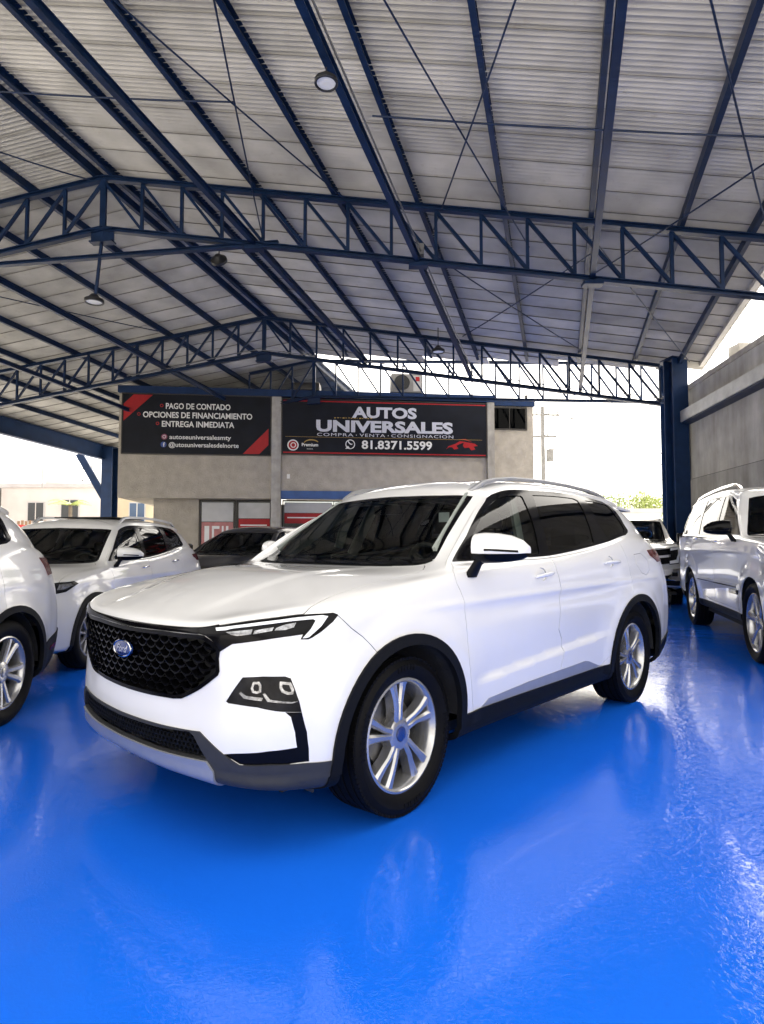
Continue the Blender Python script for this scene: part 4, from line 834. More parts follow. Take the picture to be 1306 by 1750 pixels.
def cabin_fit(root, sk, dash_x, dash_z, seat_x, wheel_side=1, sw_x=-.92, sw_z=1.06):
    box_obj('dashboard', (dash_x - .45, -.66, .6), (dash_x, .66, dash_z - .08), cabin, root, .05)
    loft('dash_top', [[(dash_x - .50 + q * .5, yy, dash_z - .12 + .06 * math.sin(q * 2.6)) for q in (0, .3, .6, 1)] + [(dash_x, yy, dash_z - .2), (dash_x - .5, yy, dash_z - .2)] for yy in (-.66, -.3, 0, .3, .66)], cabin, root)
    t = bpy.data.objects.new('steering_wheel', None); link(t, root); t.location = (sw_x, .36 * wheel_side, sw_z); t.rotation_euler = (0, R(-65), 0)
    tube('wheel_ring', [(.185 * math.cos(a), .185 * math.sin(a), 0) for a in np.linspace(0, 2 * math.pi, 28, endpoint=False)], .016, cabin, t, closed=True)
    for a in (0, 2.4, -2.4): bar('wheel_spoke', (0, 0, 0), (.17 * math.cos(a + math.pi), .17 * math.sin(a + math.pi), 0), .04, .02, cabin, t)
    lathe('wheel_boss', [(-.02, .06), (.02, .055), (.03, .0005)], 16, cabin, t).rotation_euler = (R(90), 0, 0)
    for s in (1, -1): seat(root, seat_x, .37 * s)
    box_obj('rear_bench', (seat_x - 1.15, -.60, .42), (seat_x - .65, .60, .68), seat_m, root, .06)
    box_obj('rear_backrest', (seat_x - 1.30, -.60, .60), (seat_x - 1.12, .60, 1.22), seat_m, root, .06, Matrix.Rotation(R(0), 4, 'Y'))
    for y in (-.38, 0, .38): box_obj('rear_headrest', (seat_x - 1.30, y - .12, 1.20), (seat_x - 1.18, y + .12, 1.38), seat_m, root, .04)
def under(root, sk, xf, xr, W, axles, rad, z=.24, wy=.56):
    """dark floor pan, wheel wells and inner lining so that one cannot look through the car"""
    bm = bmesh.new(); box(bm, (xr + .25, -W + .16, z), (xf - .28, W - .16, z + .05)); bm_obj('floor_pan', bm, liner, root)
    for xa in axles:
        for s in (1, -1):
            vs, fs = [], []; A = np.linspace(R(0), R(180), 22); rr = rad * 1.19
            for a in A:
                for y in (wy, W - .035): vs.append((xa + rr * math.cos(a), y * s, .36 * rad / .36 + rr * math.sin(a)))
            for i in range(len(A) - 1): fs.append((2 * i, 2 * i + 1, 2 * i + 3, 2 * i + 2))
            k = len(vs); vs.append((xa, wy * s, rad))
            for i in range(len(A) - 1): fs.append((2 * i, 2 * i + 2, k))
            mesh_obj('wheel_well', vs, fs, liner, root, True)
def lining(root, sk, off=.035):
    """inner lining: the skin again, a little inside, below the glass and under the roof"""
    for nm, t0, t1, m in (('door_lining', 5.6, 8.85, cabin), ('headliner', 12.25, 15, cabin_light)):
        U = np.linspace(9.1 if t0 < 9 else 0, 18 if t0 < 9 else 20, 60); V = np.linspace(t0, t1, 12)
        st = np.stack(np.meshgrid(U, V, indexing='ij'), -1).reshape(-1, 2); P = sk.pos(st) - sk.nrm(st) * off; n = len(V); P[:, 1] = np.maximum(P[:, 1], 0)
        F = [(i * n + j, i * n + j + 1, (i + 1) * n + j + 1, (i + 1) * n + j) for i in range(len(U) - 1) for j in range(n - 1)]
        k = len(P); mesh_obj(nm, np.concatenate([P, P * [1, -1, 1]]), F + [tuple(q + k for q in f[::-1]) for f in F], m, root, True)
def on_skin(sk, st, off=0.0):
    st = np.atleast_2d(np.array(st, float)); return sk.pos(st) + sk.nrm(st) * off
def door_handle(parent, sk, a, b, s, m):
    """pull handle along the line a-b of the skin, with a cup behind it"""
    st = np.array([lerp(np.array(a), np.array(b), q) for q in np.linspace(0, 1, 9)]); P = sk.pos(st); N = sk.nrm(st); secs = []
    for i, (p, n) in enumerate(zip(P, N)):
        q = i / 8; h_ = .012 * (1 - .25 * abs(2 * q - 1) ** 3); lift = .012 + .018 * (1 - (2 * q - 1) ** 4); up = np.array([0, 0, 1.0])
        c = p + n * lift
        secs.append([tuple((c + up * h_ * math.cos(t) + n * .008 * math.sin(t)) * [1, s, 1]) for t in np.linspace(0, 2 * math.pi, 12, endpoint=False)])
    return loft('door_handle', secs, m, parent)
def roof_rail(parent, pts, s, m, wd=.035, ht=.032):
    P = [Vector((x, y * s, z)) for x, y, z in pts]; bm = bmesh.new(); rg = []
    for i, p in enumerate(P):
        d = (P[min(i + 1, len(P) - 1)] - P[max(i - 1, 0)]).normalized(); sd_ = Vector((0, 1, 0)); u = d.cross(sd_).normalized(); u = u if u.z > 0 else -u
        rg.append([bm.verts.new(p + sd_ * (wd / 2 * c) + u * (ht / 2 * e)) for c, e in ((-1, -1), (1, -1), (1, .3), (.6, 1), (-.6, 1), (-1, .3))])
    for A, B in zip(rg, rg[1:]):
        for i in range(6): bm.faces.new((A[i], A[(i + 1) % 6], B[(i + 1) % 6], B[i]))
    bm.faces.new(rg[0][::-1]); bm.faces.new(rg[-1]); return bm_obj('roof_rail', bm, m, parent, smooth=True, angle=35)

def build_main():
    sk = Skin(main_grid(), main_disp)
    root = empty('sport_utility_vehicle', (-.565, 3.482, 0), -.754 - math.pi / 2,
                 'large clean white SUV with black scaled grille and blue oval badge, foremost in the middle', 'car')
    D = {k: np.array(v, float) for k, v in TR.items()}
    fx = lambda pts, t1=7.5: sk.find(pts, 'xz', 4.2, 17.5, 0, t1)
    def arch(cx, r, z0=.365): 
        a0 = math.asin((z0 - .365) / r) if z0 > .365 else 0
        return fx([(cx + r + .004, .27), (cx + r + .004, .32)] + circle_xz(cx, .365, r, 0, math.pi, 30) + [(cx - r - .004, .32), (cx - r - .004, .27)])
    def arch_poly(cx, r):
        q = arch(cx, r); return np.concatenate([q, [[q[-1, 0], 0], [q[0, 0], 0]]])
    sill = fx([(x, .365) for x in np.linspace(-.38, -2.3, 14)]); sill = np.concatenate([sill, [[sill[-1, 0], 0], [sill[0, 0], 0]]])
    rear_low = np.array([(14.9, 1.9), (15.6, 2.25), (16.4, 2.5), (17, 2.6), (20, 2.6), (20, 0), (14.9, 0)])
    rwin = np.array([(16.75, 9.15), (17.2, 9.05), (20, 9.05), (20, 12.0), (17.3, 12.0), (16.9, 11.6)])
    dspo = np.array([(15.5, 11.6), (16.7, 11.9), (17.3, 12.0), (17.0, 9.3), (16.6, 9.3)])
    dpil = np.array([(16.35, 9.2), (17.2, 9.05), (17.6, 12.05), (15.7, 12.02), (16.2, 11.2)])
    def cup(k):                                                           # shallow bowl behind a door handle
        c = sk.pos((D[k][0] * .55 + D[k][1] * .45)[None])[0]; return sk.find([(c[0] + .052 * math.cos(a), c[2] + .006 + .040 * math.sin(a)) for a in np.linspace(0, 2 * math.pi, 18, endpoint=False)], 'xz', 8, 15, 4, 8)
    seams = strip(sk, D['bump_seam'], .004)
    regs = [('panel_gap', seams, gapm, -.010, 0),
            ('panel_gap', D['hood'], gapm, -.012, 0), ('hood', inset(sk, D['hood'], .0052), paint, 0, .012),
            ('panel_gap', D['door_front'], gapm, -.012, 0), ('front_door', inset(sk, D['door_front'], .0036), paint, 0, .012),
            ('panel_gap', D['door_rear'], gapm, -.012, 0), ('rear_door', inset(sk, D['door_rear'], .0036), paint, 0, .012),
            ('panel_gap', D['fuel'], gapm, -.008, 0), ('fuel_flap', inset(sk, D['fuel'], .003), paint, 0, .008),
            *[('handle_cup', cup(k), paint, -.011, -.011) for k in ('handle_f', 'handle_r')],
            ('cowl', D['cowl'], plastic, -.006, 0),
            ('windscreen_surround', D['wind_black'], gloss_black, -.003, 0), ('windscreen', D['windshield'], glass_clear, -.004, 0),
            ('window_trim', D['dlo'], gloss_black, .002, .01),
            ('front_window', D['glass_front'], glass_front, -.004, 0), ('rear_window', D['glass_rear'], glass_dark, -.003, 0), ('quarter_window', D['glass_quarter'], glass_dark, -.003, 0),
            ('tailgate_trim', dpil, gloss_black, .002, .01), ('tailgate_window', rwin, glass_dark, -.003, 0),
            ('sill_insert', D['silver_trim'], silver, .003, .01),
            ('sill_cladding', sill, plastic, .010, .02), ('rear_cladding', rear_low, plastic, .008, .02),
            ('grille_bar', D['grille_bar'], gloss_black, .004, .012),
            ('grille', D['grille'], gloss_black, .004, .03), ('grille_backing', inset(sk, D['grille'], .016), seal, -.045, 0),
            ('headlight', D['headlight'], gloss_black, .002, .014), ('light_strip', D['drl'], lampwhite, .004, .008),
            ('headlight_module', D['lens1'], lampclear, .004, .006), ('headlight_module', D['lens2'], lampclear, .004, .006), ('headlight_module', D['lens3'], lampclear, .004, .006),
            ('fog_light_trim', D['fog_trim'], gloss_black, -.003, .02),
            ('fog_light', D['fog'], lampgrey, -.003, .02), ('fog_light_bezel', D['fog_l1'], lampclear, .006, .012), ('fog_light_bezel', D['fog_l2'], lampclear, .006, .012), ('fog_light_lens', inset(sk, D['fog_l1'], .009), lampgrey, .002, 0), ('fog_light_lens', inset(sk, D['fog_l2'], .010), lampgrey, .002, 0),
            ('fog_light_chrome', D['fog_c1'], lampclear, .006, .01), ('fog_light_chrome', D['fog_c2'], lampclear, .006, .01),
            ('bumper_cladding', D['clad'], plastic_grey, .006, .02), ('lower_grille', D['mesh'], seal, -.03, 0), ('skid_plate', D['skid'], silver, .014, .02),
            ('tail_light', D['taillight'], redlamp, .004, .012),
            ('arch_cladding', arch_poly(.012, .458), plastic, .012, .03), ('arch_cladding', arch_poly(-2.722, .478), plastic, .012, .03),
            ('x', arch_poly(.012, .408), None, 0, 0), ('x', arch_poly(-2.722, .425), None, 0, 0)]
    xs_ = np.linspace(-.60, -2.2, 40); zc_ = lambda x: .492 + .085 * np.clip((x + .54) / -1.63, -.2, 1.2)
    creases = [fx([(x, zc_(x) + dz) for x in xs_]) for dz in (0.0, .03)]
    made = cut_skin(sk, root, ('body_shell', paint), regs, 10, 10, lines=creases, parents=
                   
                    {'light_strip': 'headlight', 'headlight_module': 'headlight', 'fog_light_lens': 'fog_light', 'fog_light_bezel': 'fog_light', 'fog_light_chrome': 'fog_light', 'sill_insert': 'front_door'})
    # scales of the upper grille: staggered hooded lips
    bm = bmesh.new(); gp = inset(sk, D['grille'], .020); zt = .86
    rows = []
    for r in range(12):
        for c in range(0, 12):
            y = (c + (.5 if r % 2 else 0)) * .072; z = .862 - r * .0295
            rows.append((y, z))
    rows = [q for q in rows if q[0] > -.001]
    arcs = np.array([[(max(0, y + .037 * math.sin(a)), z + .010 - .026 * math.cos(a)) for a in np.linspace(-1.35, 1.35, 11)] for y, z in rows])
    STS = sk.find(arcs.reshape(-1, 2), 'yz', 0, 3.2, 3.2, 6).reshape(len(rows), 11, 2)
    for (y, z), arc, st in zip(rows, arcs, STS):
        ok = inside(gp, st)
        if ok.sum() < 5: continue
        p0 = sk.pos(st); n0 = sk.nrm(st)
        th = np.array([.0085 * (1 - .55 * abs(q)) for q in np.linspace(-1, 1, 11)])[:, None] * np.array([[0, 0, 1.0]])
        front = p0 - n0 * .004; back = p0 - n0 * .040; run = []
        for s in ((1, -1) if y > .001 else (1, -1)):
            V = [[bm.verts.new(tuple(q * [1, s, 1])) for q in arr] for arr in (front, front - th, back - th * .6, back)]
            for i in range(10):
                if not (ok[i] and ok[i + 1]) or (arc[i][0] == 0 and arc[i + 1][0] == 0): continue
                for A, B in ((0, 1), (1, 2), (3, 0)):
                    f = (V[A][i], V[A][i + 1], V[B][i + 1], V[B][i]); bm.faces.new(f if s > 0 else f[::-1])
    g = bm_obj('grille_scales', bm, gloss_black, made['grille'][0], smooth=True, angle=40); tag(g, kind='stuff')
    # honeycomb of the lower grille
    bm = bmesh.new(); gp = inset(sk, D['mesh'], .004); hw = .026
    cells = [(c * hw + (hw / 2 if r % 2 else 0), .50 - r * .0205) for r in range(10) for c in range(32)]
    hexs = np.array([[(max(0, y + .0145 * math.cos(a + math.pi / 6)), z + .0125 * math.sin(a + math.pi / 6)) for a in np.linspace(0, 2 * math.pi, 7)[:6]] for y, z in cells])
    STS = sk.find(hexs.reshape(-1, 2), 'yz', 0, 3.2, 1.8, 3.4).reshape(len(cells), 6, 2)
    if True:
        for (y, z), st in zip(cells, STS):
            if inside(gp, st).sum() < 4: continue
            p0 = sk.pos(st); n0 = sk.nrm(st); ce = p0.mean(0)
            for s in (1, -1):
                if s < 0 and y < .001: continue
                q1 = [bm.verts.new(tuple((p + -.008 * n) * [1, s, 1])) for p, n in zip(p0, n0)]; q2 = [bm.verts.new(tuple((ce + (p - ce) * .74 - .008 * n) * [1, s, 1])) for p, n in zip(p0, n0)]
                q3 = [bm.verts.new(tuple((ce + (p - ce) * .70 - .028 * n) * [1, s, 1])) for p, n in zip(p0, n0)]
                for i in range(6):
                    j = (i + 1) % 6
                    for A, B in ((q1, q2), (q2, q3)):
                        f = (A[i], A[j], B[j], B[i]); bm.faces.new(f if s > 0 else f[::-1])
    if 'lower_grille' in made: tag(bm_obj('grille_honeycomb', bm, plastic, made['lower_grille'][0]), kind='stuff')
    # badge: oval blue enamel with a silver rim and script
    c = sk.find([(0.0, .752)], 'yz', 0, 1, 4, 6); p = sk.pos(c)[0]
    bt = bpy.data.objects.new('badge', None); link(bt, root); bt.location = (p[0] + .008, 0, .757); bt.rotation_euler = (0, R(-4), 0)
    loft('badge_plate', [sup(0, 0, 0, .086, .036, 36, 2.0, 'yz'), sup(.010, 0, 0, .086, .036, 36, 2.0, 'yz'), sup(.014, 0, 0, .076, .029, 36, 2.0, 'yz')], badge_blue, bt)
    tube('badge_rim', [(.011, .086 * math.cos(a), .036 * math.sin(a)) for a in np.linspace(0, 2 * math.pi, 40, endpoint=False)], .0042, chrome, bt, n=6, closed=True)
    me = text_mesh('Ford', .046, .0002, .0010, sx=1.15); me.transform(Matrix.Shear('XZ', 4, (0, 0)) if False else Matrix(((1, .28, 0, 0), (0, 1, 0, 0), (0, 0, 1, 0), (0, 0, 0, 1))))
    me.materials.append(chrome); o = link(bpy.data.objects.new('badge_script', me), bt); o.matrix_local = Matrix(((0, 0, 1, .0152), (1, 0, 0, 0), (0, 1, 0, -.015), (0, 0, 0, 1)))
    # wheels
    for xa, st_ in ((0, R(-3)), (-2.726, 0)):
        for s in (1, -1): wheel('wheel', root, (xa, .815 * s, .353), .353, .235, .252, 'y5', steer=st_, side=s)
    under(root, sk, .885, -3.87, .955, (0, -2.726), .36)
    lining(root, sk)
    cabin_fit(root, sk, -.42, 1.13, -1.45)
    for s in (1, -1):
        wing_mirror(root, -.53 if s > 0 else -.60, .948 if s > 0 else .90, 1.212 if s > 0 else 1.19, s, 1.0 if s > 0 else .85)
        for k in ('handle_f', 'handle_r'): door_handle(root, sk, D[k][0], D[k][1], s, paint)
        rp = [(-1.02, .575, 1.578), (-1.06, .585, 1.60), (-1.13, .595, 1.638), (-1.25, .60, 1.665), (-1.45, .602, 1.688), (-1.9, .602, 1.703), (-2.3, .598, 1.70), (-2.65, .592, 1.685), (-2.85, .588, 1.665), (-2.98, .584, 1.640), (-3.05, .58, 1.618)]
        roof_rail(root, [(x, y, z - .014) for x, y, z in rp], s, silver, ht=.026)
        bar('screen_pillar_trim', (-.53, .70 * s, 1.16), (-1.02, .575 * s, 1.50), .13, .02, cabin_light, root, up=(0, 1, 0))
        box_obj('sun_visor', (-1.12, .12 if s > 0 else -.52, 1.515), (-.985, .52 if s > 0 else -.12, 1.528), cabin_light, root, .005)
        # b-pillar trim seen through the front glass
        bar('pillar_trim', (-1.30, .78 * s, 1.15), (-1.42, .63 * s, 1.56), .09, .02, cabin_light, root, up=(0, 1, 0))
        box_obj('mud_flap', (.44, .66 if s > 0 else -.80, .195), (.452, .80 if s > 0 else -.66, .29), plastic_grey, root, .003)
    box_obj('inside_mirror', (-.90, -.12, 1.43), (-.87, .12, 1.49), gloss_black, root, .008); box_obj('windscreen_sticker', (-.905, .42, 1.37), (-.902, .50, 1.43), lampwhite, root)
    # wipers
    for y0, y1, x0, x1 in ((.62, .02, -.40, -.33), (-.08, -.60, -.31, -.42)):
        zz = lambda x: 1.135 + max(0, (-x - .30)) * .2
        tube('wiper', [(x0, y0, 1.15), (lerp(x0, x1, .5) - .02, lerp(y0, y1, .5), 1.150), (x1 - .03, y1, 1.152)], .011, plastic, root, n=6)
    # headlight bar notches and spoiler
    loft('spoiler', [[(-3.40, y, 1.592 - .03 * abs(y)), (-3.66, y, 1.575 - .05 * abs(y)), (-3.665, y, 1.560 - .05 * abs(y)), (-3.42, y, 1.560 - .03 * abs(y))] for y in (-.56, -.4, -.2, 0, .2, .4, .56)], paint, root)
    return root
main_car = build_main()
# ---------------------------------------------------------------- the other parked cars
def deform(P, xk, zk, ylow=1.0, ytop=1.0, rear=0.0, front=0.0):
    P = P.copy(); zi, zo = zip(*zk); xi, xo = zip(*sorted(xk))
    for c in range(21):
        for r in range(16):
            x, y, z = P[c, r]; y *= lerp(ylow, ytop, min(1, max(0, (z - 1.1) / .4)))
            x2 = np.interp(x, xi, xo); z2 = np.interp(z, zi, zo)
            if r >= 10:
                g = min(1, (r - 9) / 3.0)
                x2 += rear * g * min(1, max(0, (c - 12.5) / 3.5)) + front * g * min(1, max(0, (9.5 - c) / 2.0))
            P[c, r] = (x2, y, z2)
    return P
def parked(name, label, group, loc, th, k, P, W, axles, rad, rim, spec):
    root = empty(name, (loc[0], loc[1], 0), -math.pi / 2 - th, label, 'car', group); root.scale = (k, k, k)
    pm = spec['paint']
    def dsp(p):
        p = p.copy(); side = sstep(.78, .88, p[:, 1]); off = np.zeros(len(p))
        for xc in axles: off += .012 * (1 - sstep(rad * 1.30, rad * 1.62, np.hypot(p[:, 0] - xc, p[:, 2] - rad))) * (p[:, 2] > .3)
        zl = spec.get('crease', .95); off += .004 * np.exp(-((p[:, 2] - zl) / .04) ** 2) - .006 * np.exp(-((p[:, 2] - zl + .14) / .12) ** 2)
        p[:, 1] += off * side; return p
    sk = Skin(P, dsp); D = {q: np.array(v, float) for q, v in TR.items()}
    def ap(cx, r):
        q = sk.find([(cx + r, rad * .8)] + circle_xz(cx, rad * 1.02, r, 0, math.pi, 22) + [(cx - r, rad * .8)], 'xz', 4.2, 17.5, 0, 6.5); return np.concatenate([q, [[q[-1, 0], 0], [q[0, 0], 0]]])
    zs = spec.get('sill', .36); sill = sk.find([(x, zs) for x in np.linspace(axles[0] - rad, axles[1] + rad, 10)], 'xz', 4.2, 17.5, 0, 6); sill = np.concatenate([sill, [[sill[-1, 0], 0], [sill[0, 0], 0]]])
    regs = [('panel_gap', D['hood'], gapm, -.012, 0), ('hood', inset(sk, D['hood'], .005), pm, 0, .012)]
    for nm in ('door_front', 'door_rear'):
        q = D[nm]; regs += [('panel_gap', q, gapm, -.012, 0), ({'door_front': 'front_door', 'door_rear': 'rear_door'}[nm], inset(sk, q, .004), pm, 0, .012)]
    regs += [('cowl', D['cowl'], plastic, -.006, 0), ('windscreen_surround', D['wind_black'], gloss_black, -.003, 0), ('windscreen', D['windshield'], spec.get('ws', glass_clear), -.004, 0)]
    dlo = spec.get('dlo')
    if dlo is None: regs += [('window_trim', D['dlo'], spec.get('trim', gloss_black), .002, .01), ('front_window', D['glass_front'], spec.get('gf', glass_front), -.003, 0), ('rear_window', D['glass_rear'], spec.get('gr', glass_dark), -.003, 0), ('quarter_window', D['glass_quarter'], spec.get('gr', glass_dark), -.003, 0)]
    else:
        regs.append(('window_trim', np.array(dlo[0]), spec.get('trim', gloss_black), .002, .01)); regs += [(n_, np.array(q), spec.get('gf' if n_ == 'front_window' else 'gr', glass_dark), -.003, 0) for n_, q in zip(('front_window', 'rear_window', 'quarter_window'), dlo[1:])]
    regs += [('tailgate_window', np.array([(16.9, 9.15), (17.3, 9.05), (20, 9.05), (20, 12.0), (17.3, 12.0), (17.0, 11.6)]), glass_dark, -.003, 0)]
    regs += [('sill_cladding', sill, plastic, .008, .02), ('rear_cladding', np.array([(14.9, spec.get('rb', 1.9)), (15.6, spec.get('rb', 1.9) + .35), (17, spec.get('rb', 1.9) + .7), (20, spec.get('rb', 1.9) + .7), (20, 0), (14.9, 0)]), plastic, .008, .02)]
    regs += [(n_, np.array(q), m_, o_, f_) for n_, q, m_, o_, f_ in spec.get('extra', [])]
    cl = spec.get('clad', plastic)
    for xc in axles:
        if cl is not None: regs.append(('arch_cladding', ap(xc, rad * 1.27), cl, .012, .03))
    for xc in axles: regs.append(('x', ap(xc, rad * 1.14), None, 0, 0))
    cut_skin(sk, root, ('body_shell', pm), regs, 5, 5)
    for xa in axles:
        for s in (1, -1): wheel('wheel', root, (xa, (W - .125) * s, rad), rad, .235, rim, spec.get('style', 'y5'), side=s, fine=False, cap=spec.get('cap', alloy), am=spec.get('alloy', alloy))
    under(root, sk, P[0, 3, 0] - .03, P[20, 3, 0] + .03, W, axles, rad)
    lining(root, sk); cb = P[0, 9]
    cabin_fit(root, sk, cb[0] - .18, cb[2], cb[0] - 1.2, spec.get('lhd', 1), cb[0] - .68, cb[2] - .07)
    for s in (1, -1):
        wing_mirror(root, P[9, 9, 0] - .05, P[9, 8, 1] + .06, P[9, 9, 2] + .075, s, spec.get('mk', 1.0), spec.get('mcap', pm))
        for q in ('handle_f', 'handle_r'): door_handle(root, sk, D[q][0], D[q][1], s, spec.get('handle', chrome))
        if spec.get('rails'):
            pts = []
            for c in (9.6, 10.2, 11, 12, 13, 14, 15, 15.6):
                p = sk.pos(np.array([[c, 13.2]]))[0]; n_ = min(c - 9.6, 15.6 - c); pts.append((p[0], p[1], p[2] + (.05 if n_ > .3 else .005)))
            roof_rail(root, pts, s, spec['rails'])
    for y0, y1 in ((.60, .05), (-.05, -.58)): tube('wiper', [(cb[0] - .14, y0, cb[2] + .03), (cb[0] - .10, y1, cb[2] + .03)], .010, plastic, root, n=5)
    return root, sk
ID = [(0, 0), (1.7, 1.7)]; GP = 'cars parked around the large white SUV'; M0 = main_grid()
# white crossover seen past the left bonnet
lamp_x = [(3.2, 5.95), (4.2, 6.02), (5.25, 6.05), (5.55, 5.75), (4.8, 5.35), (4.0, 5.25), (3.4, 5.5)]
xt, xsk = parked('parked_crossover', 'white crossover with silver roof rails behind the left bonnet edge', GP, (-3.743, 6.22), .05, .913,
       deform(M0, [(.905, .93), (0, 0), (-.45, -.45), (-2.726, -2.705), (-3.91, -3.86)], [(0, 0), (1.15, 1.16), (1.7, 1.70)], .99, .99), .94, (0, -2.705), .36, .235,
       dict(paint=paint_pearl, rails=silver, style='ten', alloy=alloy_dark, extra=[('headlight', lamp_x, lampgrey, .003, .012), ('headlight_lens', [(4.2, 5.85), (5.0, 5.88), (5.2, 5.72), (4.6, 5.5), (4.2, 5.5)], lampclear, .006, .006),
            ('grille', [(0, 5.7), (2.2, 5.7), (1.6, 4.3), (0, 4.1)], gloss_black, -.01, .02), ('tail_light', TR['taillight'], redlamp, .004, .012)]))
box_obj('sunroof', (-2.3, -.42, 1.70), (-1.45, .42, 1.716), gloss_black, xt, .006)
# rear quarter of the white crossover at the left edge
tg, tsk = parked('parked_crossover', 'white crossover cut off by the left edge, its tail lamp and rear wheel showing', GP, (-3.371, 1.619), -.026, .967,
       deform(M0, [(.905, .90), (0, 0), (-.45, -.45), (-2.726, -2.68), (-3.91, -3.66)], [(0, 0), (1.15, 1.13), (1.7, 1.66)], .975, 1.0, rear=-.02), .925, (0, -2.68), .365, .25,
       dict(paint=paint, style='twin5', rb=2.6, handle=paint, crease=.98, extra=[('tail_light', [(15.55, 7.15), (16.3, 7.2), (18.4, 7.0), (18.4, 6.2), (17, 5.9), (16.2, 5.8), (15.9, 5.75)], redlamp, .004, .012), ('reflector', [(16.0, 2.6), (16.5, 2.7), (16.5, 2.45), (16.0, 2.4)], redlamp, .012, .01)]))
# tall white full-size SUV on the right
tall_x = [(.905, .98), (0, 0), (-.45, -.50), (-2.726, -2.95), (-3.91, -4.10)]
tall_z = [(0, 0), (.25, .33), (.5, .60), (.95, 1.13), (1.15, 1.26), (1.31, 1.30), (1.56, 1.73), (1.7, 1.87)]
T_DLO = [[(8.98, 8.95), (12, 8.9), (14, 8.95), (15.9, 8.98), (16.1, 9.6), (15.8, 11.6), (15.4, 12.0), (12, 12.0), (10.4, 12.05), (9.1, 12.05), (8.95, 11.2), (9.02, 9.9)],
         [(9.35, 9.05), (9.25, 10), (9.35, 11.4), (9.6, 11.75), (10.75, 11.75), (10.85, 9.05)], [(11.05, 9.05), (11.0, 11.75), (12.75, 11.75), (12.8, 9.05)], [(13.1, 9.08), (13.05, 11.72), (15.4, 11.65), (15.75, 9.4), (15.6, 9.1)]]
glass_tall = glass('reflective side glass', (.10, .105, .105), .75)
PT = deform(M0, tall_x, tall_z, 1.02, 1.13, rear=-.72, front=.06)
for c in range(3, 18):
    for r in range(16):
        x, y, z = PT[c, r]
        if c <= 5 and r <= 7: PT[c, r, 0] += [.10, .17, .12][c - 3]; PT[c, r, 1] += [.0, .06, .05][c - 3]
        if 6 <= c <= 16 and 6 <= r <= 9: PT[c, r, 1] = lerp(y, .99, .45)
        if r in (12, 13) and c >= 8: PT[c, r, 1] *= 1.05; PT[c, r, 2] += .012 * (r - 12)
        if c >= 16 and r <= 9: PT[c, r, 1] *= 1.06
PT = finish_rows(PT, (.012, .02, .02))
th_, thk = parked('parked_suv', 'tall white full-size SUV with roof rails beside the right wall', GP, (4.885, 6.164), .285, 1.068,
       PT, .985, (0, -2.95), .385, .285,
       dict(paint=paint, mcap=gloss_black, rails=chrome, style='six', clad=None, dlo=T_DLO, trim=gloss_black, gf=glass_front, gr=glass_tall, sill=.42, rb=1.7, crease=1.06, lhd=1, mk=1.0,
            extra=[('side_moulding', [(8.95, 3.6), (12.9, 3.45), (12.9, 3.25), (8.95, 3.35)], paint, .018, .02), ('moulding_strip', [(9.0, 3.5), (12.8, 3.37), (12.8, 3.33), (9.0, 3.44)], chrome, .0215, .004), ('emblem', [(9.05, 3.3), (9.75, 3.28), (9.75, 3.05), (9.05, 3.07)], gloss_black, .014, .012),
                   ('tail_light', [(16.4, 8.6), (17.0, 8.6), (17.0, 5.6), (16.5, 5.6)], redlamp, .004, .012), ('headlight', [(3.3, 5.9), (4.9, 5.95), (4.9, 4.8), (3.3, 4.9)], lampgrey, .003, .01), ('grille', [(0, 5.85), (2.6, 5.85), (2.4, 3.8), (0, 3.7)], gloss_black, -.01, .02)]))
# dark SUV in the gap behind the bonnet
dk, dsk = parked('parked_suv', 'dark brown SUV behind the bonnet in front of the office windows', GP, (-2.95, 10.95), .344, .97,
       deform(M0, [(.905, .9), (0, 0), (-.45, -.45), (-2.726, -2.75), (-3.91, -3.9)], [(0, 0), (1.15, 1.13), (1.7, 1.64)], 1.0, 1.02), .95, (0, -2.75), .36, .24,
       dict(paint=paint_dark, style='ten', handle=paint_dark, extra=[('headlight', lamp_x, lampgrey, .003, .012), ('grille', [(0, 5.7), (2.2, 5.7), (1.8, 4.0), (0, 3.9)], gloss_black, -.01, .02)]))
